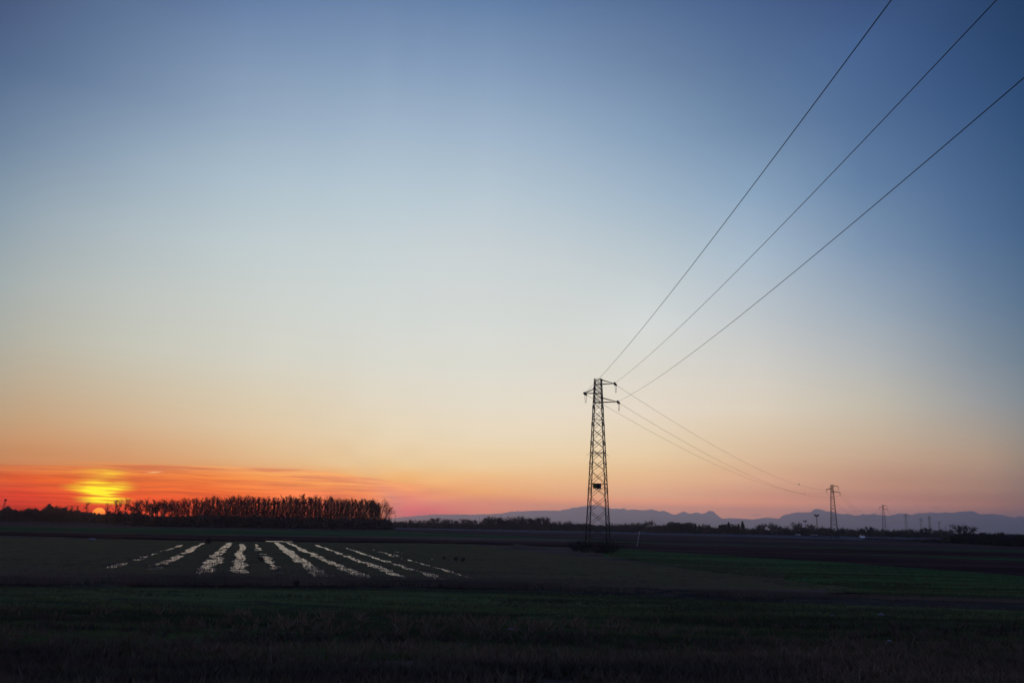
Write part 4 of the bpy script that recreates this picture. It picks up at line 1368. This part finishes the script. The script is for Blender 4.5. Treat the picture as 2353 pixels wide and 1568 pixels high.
# right of the big pylon
RT = [(1318, 1199, 'shrub', 440, 'hazy bare shrub seen low between the legs of the big pylon'),
      (1341, 1200, 'shrub', 440, 'second hazy bare shrub seen between the legs of the big pylon, right of the first'),
      (1419, 1202, 'shrub', 440, 'low bare shrub immediately right of the big pylon legs'),
      (1455, 1202, 'shrub', 440, 'low bare shrub above the white marker pole'),
      (1492, 1193, 'broad', 460, 'open-crowned bare tree with see-through twigs left of the dark conifers'),
      (1515, 1202, 'shrub', 450, 'rounded bare bush between the see-through tree and the conifers'),
      (1635, 1212, 'shrub', 455, 'low bare bush between the two conifer clumps'),
      (1751, 1201, 'broad', 480, 'bare tree with splayed upright twigs, left of a similar taller one'),
      (1773, 1198, 'broad', 480, 'bare tree with a wide fan of twigs left of the roadside board'),
      (1788, 1207, 'broad', 480, 'faint small bare tree just left of the roadside board'),
      (1828, 1196, 'broad', 470, 'bare tree with a large crown leaning left, right of the roadside board'),
      (1852, 1208, 'shrub', 470, 'small bare bush behind the left-hand lamp mast'),
      (1864, 1202, 'broad', 480, 'round bare tree between the two lamp masts'),
      (1893, 1213, 'shrub', 470, 'low bare scrub tree right of the taller lamp mast'),
      (1935, 1209, 'broad', 470, 'broad bare tree right of the second pylon'),
      (1952, 1212, 'broad', 470, 'lower half of a pair of bare trees right of the second pylon'),
      (1968, 1216, 'shrub', 470, 'small shrub between the two bare tree groups right of the second pylon'),
      (1979, 1211, 'broad', 480, 'faint narrow bare tree left of the flat-topped one'),
      (1998, 1207, 'broad', 470, 'flat-topped bare tree left of the third pylon'),
      (2048, 1218, 'broad', 480, 'small faint bare tree right of the third pylon'),
      (2066, 1216, 'broad', 480, 'bare tree left of the fourth pylon foot'),
      (2079, 1214, 'broad', 480, 'bare tree behind the foot of the fourth pylon'),
      (2121, 1211, 'broad', 500, 'bare tree between the two close far pylons'),
      (2131, 1210, 'broad', 500, 'bare tree at the foot of the taller of the two close far pylons'),
      (2147, 1216, 'broad', 500, 'thin bare tree left of the small faint pylon with the bush'),
      (2161, 1219, 'shrub', 480, 'dark bush at the foot of the small faint pylon')]
for k, (x, y, kd, d, lab) in enumerate(RT):
    tree(kd, k + 2, at(x, d), top_h(x, y, d), lab, cat='shrub' if kd == 'shrub' else 'tree', tw=2.0,
         sx=1.05 if kd == 'broad' else 1.9, lean=(0, R(-14)) if x == 1828 else (0, 0))
GR = 'leafless trees of the right-hand hedgerow'
for k in range(46):
    x = 1312 + (2195 - 1312) * (k + rng.uniform(-.4, .4)) / 46
    if 1536 < x < 1612 or 1655 < x < 1712: continue
    d = 455 + rng.uniform(0, 40)
    tree('shrub' if k % 3 else 'broad', k, at(x, d), top_h(x, hor_y(x) - rng.uniform(3, 11), d), 'low hazy leafless tree in the hedgerow right of the big pylon', GR, name='bare_tree', sx=rng.uniform(1.1, 1.9), tw=2.0)
EV = [('evergreen', 1548, 1198, 1.6, 'widest dark evergreen, leftmost of the conifer clump right of the big pylon'),
      ('evergreen', 1566, 1201, 1.2, 'rounded dark evergreen second from left in its clump'),
      ('evergreen', 1583, 1199, 1.3, 'dark evergreen with pointed top in the middle of the left clump'),
      ('conifer', 1597, 1202, 1.1, 'conifer with a stepped outline, second from the right of the left clump'),
      ('conifer', 1606, 1204, 1.1, 'rightmost conifer of the left clump, its side cut straight'),
      ('conifer', 1629, 1205, 1.1, 'small lone pointed conifer between the two dark clumps'),
      ('conifer', 1652, 1205, 1.0, 'slim conifer at the left end of the second dark clump'),
      ('evergreen', 1664, 1203, 1.1, 'dark evergreen beside the slim conifer in the second clump'),
      ('conifer', 1674, 1199, 1.3, 'tall ragged conifer in the middle of the second clump'),
      ('evergreen', 1685, 1203, 1.2, 'broad dark evergreen between the two tall conifers of the second clump'),
      ('conifer', 1697, 1202, 1.1, 'conifer just left of the tallest spire of the second clump'),
      ('conifer', 1706, 1197, 1.2, 'tall conifer spire at the right end of the second clump'),
      ('umbrella', 1729, 1215, 1.2, 'small dark flat-headed tree right of the second conifer clump'),
      ('umbrella', 1831, 1218, 1.9, 'dark dome-shaped tree below the leaning bare tree'),
      ('umbrella', 1850, 1216, 1.7, 'dark dome-shaped tree at the foot of the shorter lamp mast'),
      ('umbrella', 1872, 1218, 1.6, 'dark dome-shaped tree left of the taller lamp mast foot')]
for k, (kd, x, y, sx_, lab) in enumerate(EV):
    d = 440 + 6 * (k % 3)
    tree(kd, k, at(x, d), top_h(x, y, d), lab, sx=sx_)
# the nearer scrub on the far right
thicket('roadside_scrub', 'dark scrubby hedge at the right edge of the picture, nearer than the rest', 'hedge',
        [(1985, 1250), (2030, 1245), (2090, 1241), (2160, 1240), (2180, 1233), (2195, 1229), (2215, 1226), (2240, 1229), (2258, 1226), (2275, 1231), (2295, 1227), (2320, 1234), (2345, 1230), (2380, 1229), (2500, 1233)],
        lambda x: 320 - np.clip(x - 1985, 0, 400) * .30, 30000, 9, M['scrub'], .20, leaf=.7, seed=9)
NT = [(2190, 1228, 'shrub', 'low round shrub left of the spreading tree in the right-hand scrub'),
      (2213, 1203, 'broad', 'dark spreading bare tree standing above the right-hand scrub'),
      (2235, 1226, 'shrub', 'shrub just right of the spreading tree in the right-hand scrub'),
      (2260, 1222, 'shrub', 'rounded shrub midway along the right-hand scrub'),
      (2292, 1222, 'shrub', 'double-topped shrub near the right edge of the picture'),
      (2310, 1226, 'shrub', 'low shrub left of the last ones at the right edge'),
      (2335, 1228, 'shrub', 'shrub at the right edge of the picture with a loose top')]
for k, (x, y, kd, lab) in enumerate(NT):
    d = 320 - min(x - 1985, 400) * .30 - 4
    tree(kd, k, at(x, d), top_h(x, y, d), lab, cat='shrub' if kd == 'shrub' else 'tree', sx=1.5, tw=1.8)
# left-hand trees over the hedge
for x, y, kd, lab in [(18, 1166, 'broad', 'ragged bare tree at the left edge, beside the leaning mast'), (66, 1165, 'broad', 'rounded bare tree left of the big thicket'),
                      (84, 1168, 'broad', 'small bare tree touching the left side of the big thicket'), (112, 1163, 'shrub', 'large rounded thicket with twigs at its crest, left of the sun'),
                      (130, 1161, 'shrub', 'right half of the rounded thicket left of the sun'), (38, 1168, 'shrub', 'dark shrub with a slanting top near the left edge')]:
    tree(kd, int(x), at(x, 330), top_h(x, y, 330), lab, cat='shrub' if kd == 'shrub' else 'tree', sx=1.9 if kd == 'shrub' else 1.2, tw=1.6)
tree('shrub', 2, at(1217, 395), top_h(1217, 1212, 395), 'tiny lone bush standing in front of the far hedgerow', cat='shrub')

# bushes and brambles at the foot of the big pylon, tall weeds in the rough field
for k, (x, dx, y, h, sx_, lab) in enumerate([(1347, 0, 1268, 1.3, 2.6, 'dark bramble bush swallowing the left legs of the big pylon'), (1375, 0, 1270, .5, 4.5, 'low brambles between the legs of the big pylon'),
                                        (1397, 0, 1271, 1.45, 2.2, 'dark bramble bush round the right legs of the big pylon'), (1321, 0, 1266, 1.1, 1.5, 'smaller separate weed clump left of the big pylon foot')]):
    p = gp(x, y)
    tree('shrub', k, p, h, lab, name='bramble_bush', cat='bush', sx=sx_, tw=1.4)
wd_spots = [(1020, 1285, .3, 'tall dead weeds right of the flooded furrows, left of a leaning stalk'), (1047, 1288, .38, 'tangle of dead weeds near the right-hand end of the flooded furrows'),
            (1062, 1291, .42, 'leaning dead stalk clump nearest the end of the furrows'), 
            (478, 1250, .8, 'round dark clump at the far end of a flooded furrow'), (600, 1290, .5, 'clump of weeds standing between two broken puddles'),
            (680, 1347, .32, 'dark weed mound on the near bank, left half of the picture'), (1012, 1351, .28, 'low dark tuft on the near bank below the furrows')]
for k, (x, y, h, lab) in enumerate(wd_spots):
    tree('shrub', k + 1, gp(x, y), h, lab, name='weed_clump', cat='weeds', sx=1.0, tw=1.0)


# ------------------------------------------------------------------ low cover: crop blades, dry stems, verge grass
def tufts(name, label, cat, n, ymap, xr, hgt, wid, mt, seed, lean=.35, zf=None, blades=3, weight=1.6):
    """n tufts between two photo lines, denser towards the camera only as perspective asks"""
    r_ = np.random.default_rng(seed)
    top_, bot_ = ymap
    out = []
    x = r_.uniform(xr[0], xr[1], n)
    s_ = r_.random(n) ** (1 / weight)
    px, py = np.empty(n), np.empty(n)
    for i in range(n):
        y0, y1 = line_y(top_, x[i]), line_y(bot_, x[i])
        p = gp(x[i], y0 + (y1 - y0) * s_[i])
        px[i], py[i] = p.x, p.y
    dens = vnoise(px, py, 3.4, 1.3, seed + 40) * .55 + vnoise(px, py, .8, .35, seed + 41) * .45
    keep_ = dens > r_.uniform(-.45, .30, n)
    px, py = px[keep_], py[keep_]
    n = len(px)
    c = np.stack([px, py, np.full(n, -.01)], 1)
    c = np.repeat(c, blades, 0)
    k = len(c)
    c[:, :2] += r_.normal(0, wid * 2.2, (k, 2))
    h = r_.uniform(.55, 1.2, (k, 1)) * hgt
    ang = r_.uniform(0, 2 * math.pi, k)
    side = np.stack([np.cos(ang), np.sin(ang), np.zeros(k)], 1) * wid * r_.uniform(.6, 1.3, (k, 1))
    tip = c + np.concatenate([r_.normal(0, lean, (k, 2)) * h, h], 1)
    m_ = MB()
    m_.tris(np.stack([c - side, c + side, tip], 1))
    return tag(m_.build(name, mt), label, cat, kind='stuff')


tufts('grass', 'short green crop blades covering the near field', 'grass', 120000, ([(p[0], p[1] - 2) for p in B2], [(p[0], p[1] + 10) for p in B1]), (-200, 2550), .12, .018, M['blade'], 11)
tufts('verge_grass', 'matted brownish grass of the verge along the bottom of the picture', 'grass', 26000, ([(0, 1480), (2352, 1480)], [(0, 1620), (2352, 1620)]), (-200, 2550), .20, .012, M['dryverge'], 12, .5, blades=5, weight=1.2)
tufts('dry_weeds', 'dry stems along the ditch bank between the fields', 'weeds', 34000, ([(p[0], p[1] - 4) for p in B3], [(p[0], p[1] - 7) for p in B2]), (-200, 2550), .26, .014, M['dry'], 13, .3, blades=3)
tufts('field_weeds', 'low weeds and stubble scattered over the rough field', 'weeds', 52000, (B_dark1, [(0, 1322), (600, 1330), (1090, 1334), (1500, 1352), (1700, 1340), (2352, 1384)]), (-200, 1800), .10, .016, M['dry'], 14, .5, blades=3, weight=1.8)
tufts('crop_rows', 'short green blades of the field right of the big pylon', 'grass', 30000, (B_dark1, B_rightgreen), (1400, 2500), .09, .02, M['blade'], 15, .4, blades=3)


tufts('weed_clumps', 'ragged clumps of dead weeds scattered along the verge and near crop', 'weeds', 2600, ([(0, 1400), (2352, 1440)], [(0, 1600), (2352, 1600)]), (-200, 2550), .26, .03, M['dryverge'], 21, .5, blades=14, weight=1.1)

# ------------------------------------------------------------------ small things
def lamp_mast(x, ytop, d, label):
    o = empty('lamp_mast', at(x, d))
    tag(o, label, 'lamp mast', 'lamp masts near the road')
    H = top_h(x, ytop + 4, d)
    m_ = MB(); m_.tubes([[0, 0, 0], [0, 0, H * .5]], [[0, 0, H * .5], [0, 0, H]], [.36, .28], [.28, .18], 10); m_.build('pole', M['steel_far'], o)
    m_ = MB(); m_.lathe([(.3, H - 1.0), (1.0, H - .6), (1.55, H - .35), (1.6, H - .2), (.4, H - .4)], (0, 0, 0), 14); m_.build('lamp_ring', M['steel_far'], o)
    for k in range(8):
        a = k * math.pi / 4
        m_ = MB(); m_.box((1.65 * math.cos(a), 1.65 * math.sin(a), H + .15), (.55, .45, 1.0), Matrix.Rotation(a, 3, 'Z')); m_.build('floodlight', M['steel_far'], o)


lamp_mast(1877.5, 1179, 640, 'taller lamp mast with a ring of floodlights, left of the second pylon')
lamp_mast(1850.5, 1192, 840, 'shorter-looking lamp mast with a ring of floodlights, left of its twin')


def thin_pole(name, x, ytop, ybot_d, label, cat, r=.08, mt='steel_far', lean=0.0):
    o = empty(name, at(x, ybot_d))
    o.rotation_euler = (0, lean, 0)
    tag(o, label, cat)
    H = top_h(x, ytop, ybot_d)
    m_ = MB(); m_.tubes([[0, 0, 0]], [[0, 0, H]], r, r * .6, 8); m_.build('pole', M[mt], o)
    m_ = MB(); m_.box((0, 0, H * .97), (.5, .08, .08)); m_.build('crossbar', M[mt], o)


thin_pole('pole', 1856.8, 1200.5, 470, 'thin dark pole rising right of the shorter lamp mast', 'pole', .12)
thin_pole('pole', 1100.8, 1187, 430, 'slim mast sticking up from the far hedgerow', 'mast', .09)
thin_pole('pole', 907, 1182.5, 300, 'thin post standing just right of the wood', 'post', .07)

o = empty('lattice_mast', at(2, 330))
o.rotation_euler = (0, R(7), 0)
tag(o, 'small lattice mast leaning at the left edge above the hedge', 'mast')
H = top_h(6, 1147, 330)
m = MB(); A, B = [], []
for k in range(12):
    a, c = H * k / 12, H * (k + 1) / 12
    A += [(-.3, 0, a), (.3, 0, a), (-.3, 0, a), (.3, 0, a)]; B += [(.3, 0, c), (-.3, 0, c), (-.3, 0, c), (.3, 0, c)]
m.tubes(A, B, .05, .05, 4); m.build('lattice', M['steel_far'], o)
m = MB(); m.box((0, 0, H), (.8, .5, .5)); m.build('antenna', M['steel_far'], o)

# roadside board
o = empty('road_sign', at(1802, 430))
tag(o, 'dark rectangular roadside board on two posts among the bare trees', 'sign')
zc = top_h(1802, 1215.6, 430)
m = MB(); m.box((0, 0, zc), (1.75, .08, 1.05)); m.build('board', M['plate_d'], o)
m = MB(); m.box((0, .06, zc), (1.85, .05, 1.15)); m.build('frame', M['steel_far'], o)
for s in (-1, 1):
    m = MB(); m.bar((s * .45, .1, 0), (s * .45, .1, zc + .5), .06); m.build('post', M['steel_far'], o)

# leaning white marker pole and its thin companion
for x, yt, xb, yb, r, lab, mtn in [(1469, 1220, 1462.6, 1254.5, .045, 'pale leaning marker pole with a bright white head, right of the big pylon', 'white'),
                                   (1473, 1225, 1469.6, 1254.5, .02, 'very thin stake leaning beside the white-headed marker pole', 'steel_far')]:
    p = gp(xb, yb)
    q = wp(x, yt, p.y)
    o = empty('marker_pole', p)
    tag(o, lab, 'pole')
    m = MB(); m.tubes([[0, 0, -.2]], [tuple(q - p)], r, r * .8, 8); m.build('pole', M['greycar'] if mtn == 'white' else M[mtn], o)
    if mtn == 'white':
        t_ = q - p
        m = MB(); m.tubes([tuple(t_ * .90)], [tuple(t_ * 1.0)], r * 1.9, r * 1.9, 8); m.build('pole_head', M['white'], o)


# cars on the road
def make_car():
    o = empty('car', (0, 0, 0))
    m_ = MB()
    prof = [(-2.1, .28), (-2.12, .62), (-2.0, .86), (-1.75, .95), (-1.45, 1.38), (-.9, 1.46), (.2, 1.44), (.95, 1.0), (1.85, .82), (2.1, .62), (2.12, .30)]
    v_, f_ = [], []
    for s in (-1, 1):
        for (y, z) in prof:
            w_ = .86 if z < 1.0 else .86 - (z - 1.0) * .45
            v_.append((s * w_, y, z))
    n_ = len(prof)
    for i in range(n_ - 1):
        f_.append([i, i + 1, n_ + i + 1, n_ + i])
    m_.add(v_, f_)
    m_.add(v_[:n_], [[0, 1, 2], [0, 2, 3], [0, 3, 7], [3, 4, 5], [3, 5, 6], [3, 6, 7], [0, 7, 8], [0, 8, 9], [0, 9, 10]])
    m_.add(v_[n_:], [[0, 2, 1], [0, 3, 2], [0, 7, 3], [3, 5, 4], [3, 6, 5], [3, 7, 6], [0, 8, 7], [0, 9, 8], [0, 10, 9]])
    m_.add([(-.86, -2.1, .28), (.86, -2.1, .28), (.86, 2.12, .30), (-.86, 2.12, .30)], [[0, 1, 2, 3]])
    m_.build('body', M['whitecar'], o)
    m_ = MB(); m_.add([(-.72, -1.73, 1.0), (.72, -1.73, 1.0), (.62, -1.49, 1.33), (-.62, -1.49, 1.33)], [[0, 1, 2, 3]]); m_.build('rear_window', M['carglass'], o)
    m_ = MB(); m_.add([(-.74, .93, 1.03), (.74, .93, 1.03), (.64, .28, 1.41), (-.64, .28, 1.41)], [[0, 1, 2, 3]]); m_.build('windscreen', M['carglass'], o)
    for s in (-1, 1):
        m_ = MB(); m_.add([(s * .862, -1.45, 1.0), (s * .862, .75, 1.0), (s * .70, .15, 1.38), (s * .70, -1.25, 1.38)], [[0, 1, 2, 3]]); m_.build('side_window', M['carglass'], o)
        for y in (-1.3, 1.32):
            m_ = MB(); m_.tubes([[s * .66, y, .31]], [[s * .88, y, .31]], .31, .31, 14); 
            m_.tubes([[s * .86, y, .31]], [[s * .885, y, .31]], .31, .05, 14); m_.build('wheel', M['tyre'], o)
        m_ = MB(); m_.box((s * .62, 2.10, .60), (.30, .06, .14)); m_.build('headlight', M['lens'], o)
    return o


car0 = make_car()
for k, (px, d, rz, lab) in enumerate([(1645.8, 640, 2.7, 'tiny white car left of the second conifer clump'), (1833, 450, 3.05, 'white car below the leaning bare tree, the brightest of the cars'),
                                      (1869.5, 452, 3.25, 'greyish car between the two lamp mast feet'), (1980, 360, 2.85, 'white car right of the second pylon')]):
    o = car0 if k == 0 else copy_tree(car0)
    p = at(px, d)
    o.location = (p.x, p.y, .002)
    o.rotation_euler = (0, 0, rz)
    tag(o, lab, 'car', 'cars near the road')
    if k == 2:
        for c_ in o.children:
            if c_.name.startswith('body'):
                c_.data = c_.data.copy(); c_.data.materials[0] = M['greycar']

# pale scraps lying about
for k, (x, y, s, lab) in enumerate([(211, 1241, .42, 'pale lump in the dark field far left, behind the furrows'), (2025, 1415, .115, 'brightest pale scrap in the near crop on the right'),
                                    (2043, 1477, .085, 'pale scrap low on the right, below the brightest one'), (1912, 1418, .09, 'dim pale scrap left of the brightest one'),
                                    (142, 1433, .055, 'small pale scrap near the left edge of the near field'), (346, 1483, .07, 'pale scrap on the left near the verge'),
                                    (1031, 1475, .10, 'flat pale scrap in the middle foreground, left of a pair'), (1060, 1487, .10, 'pale upright scrap in the middle foreground, right of a pair'),
                                    (1172, 1449, .08, 'dull scrap above and right of the pair in the foreground'), (1010, 1505, .05, 'smallest pale scrap below the pair in the foreground')]):
    r_ = np.random.default_rng(600 + k)
    bmv = MB()
    n1, n2 = 10, 6
    prof = [(0, 0), (.9, .05), (1.0, .25), (.7, .5), (.35, .62), (0, .66)]
    bmv.lathe([(r * s, z * s) for r, z in prof], (0, 0, 0), n1)
    bmv.v[0] = bmv.v[0] * r_.uniform(.65, 1.3, bmv.v[0].shape)
    o = bmv.build('plastic_scrap', M['scrap'])
    p = gp(x, y)
    o.location = (p.x, p.y, .03)
    tag(o, lab, 'litter', 'pale scraps lying in the fields')

# ------------------------------------------------------------------ haze
hz = MB()
top = 330.0
v = [bxp(a, b_, z) for z in (-1.3, top) for a, b_ in ((LAT0, FWD0), (LAT1, FWD0), (LAT1, FWD1), (LAT0, FWD1))]
hz.add([tuple(q) for q in v], [[3, 2, 1, 0], [4, 5, 6, 7], [0, 1, 5, 4], [1, 2, 6, 5], [2, 3, 7, 6], [3, 0, 4, 7]])
hm = bpy.data.materials.new('haze_air')
hm.use_nodes = True
t = hm.node_tree
t.nodes.clear()
pv = t.nodes.new('ShaderNodeVolumePrincipled')
pv.inputs['Color'].default_value = (.72, .72, .95, 1)
pv.inputs['Density'].default_value = 1.3e-4
pv.inputs['Anisotropy'].default_value = .83
out = t.nodes.new('ShaderNodeOutputMaterial')
t.links.new(pv.outputs[0], out.inputs['Volume'])
tag(hz.build('haze', hm), 'thin evening haze over the plain', 'haze', kind='stuff')
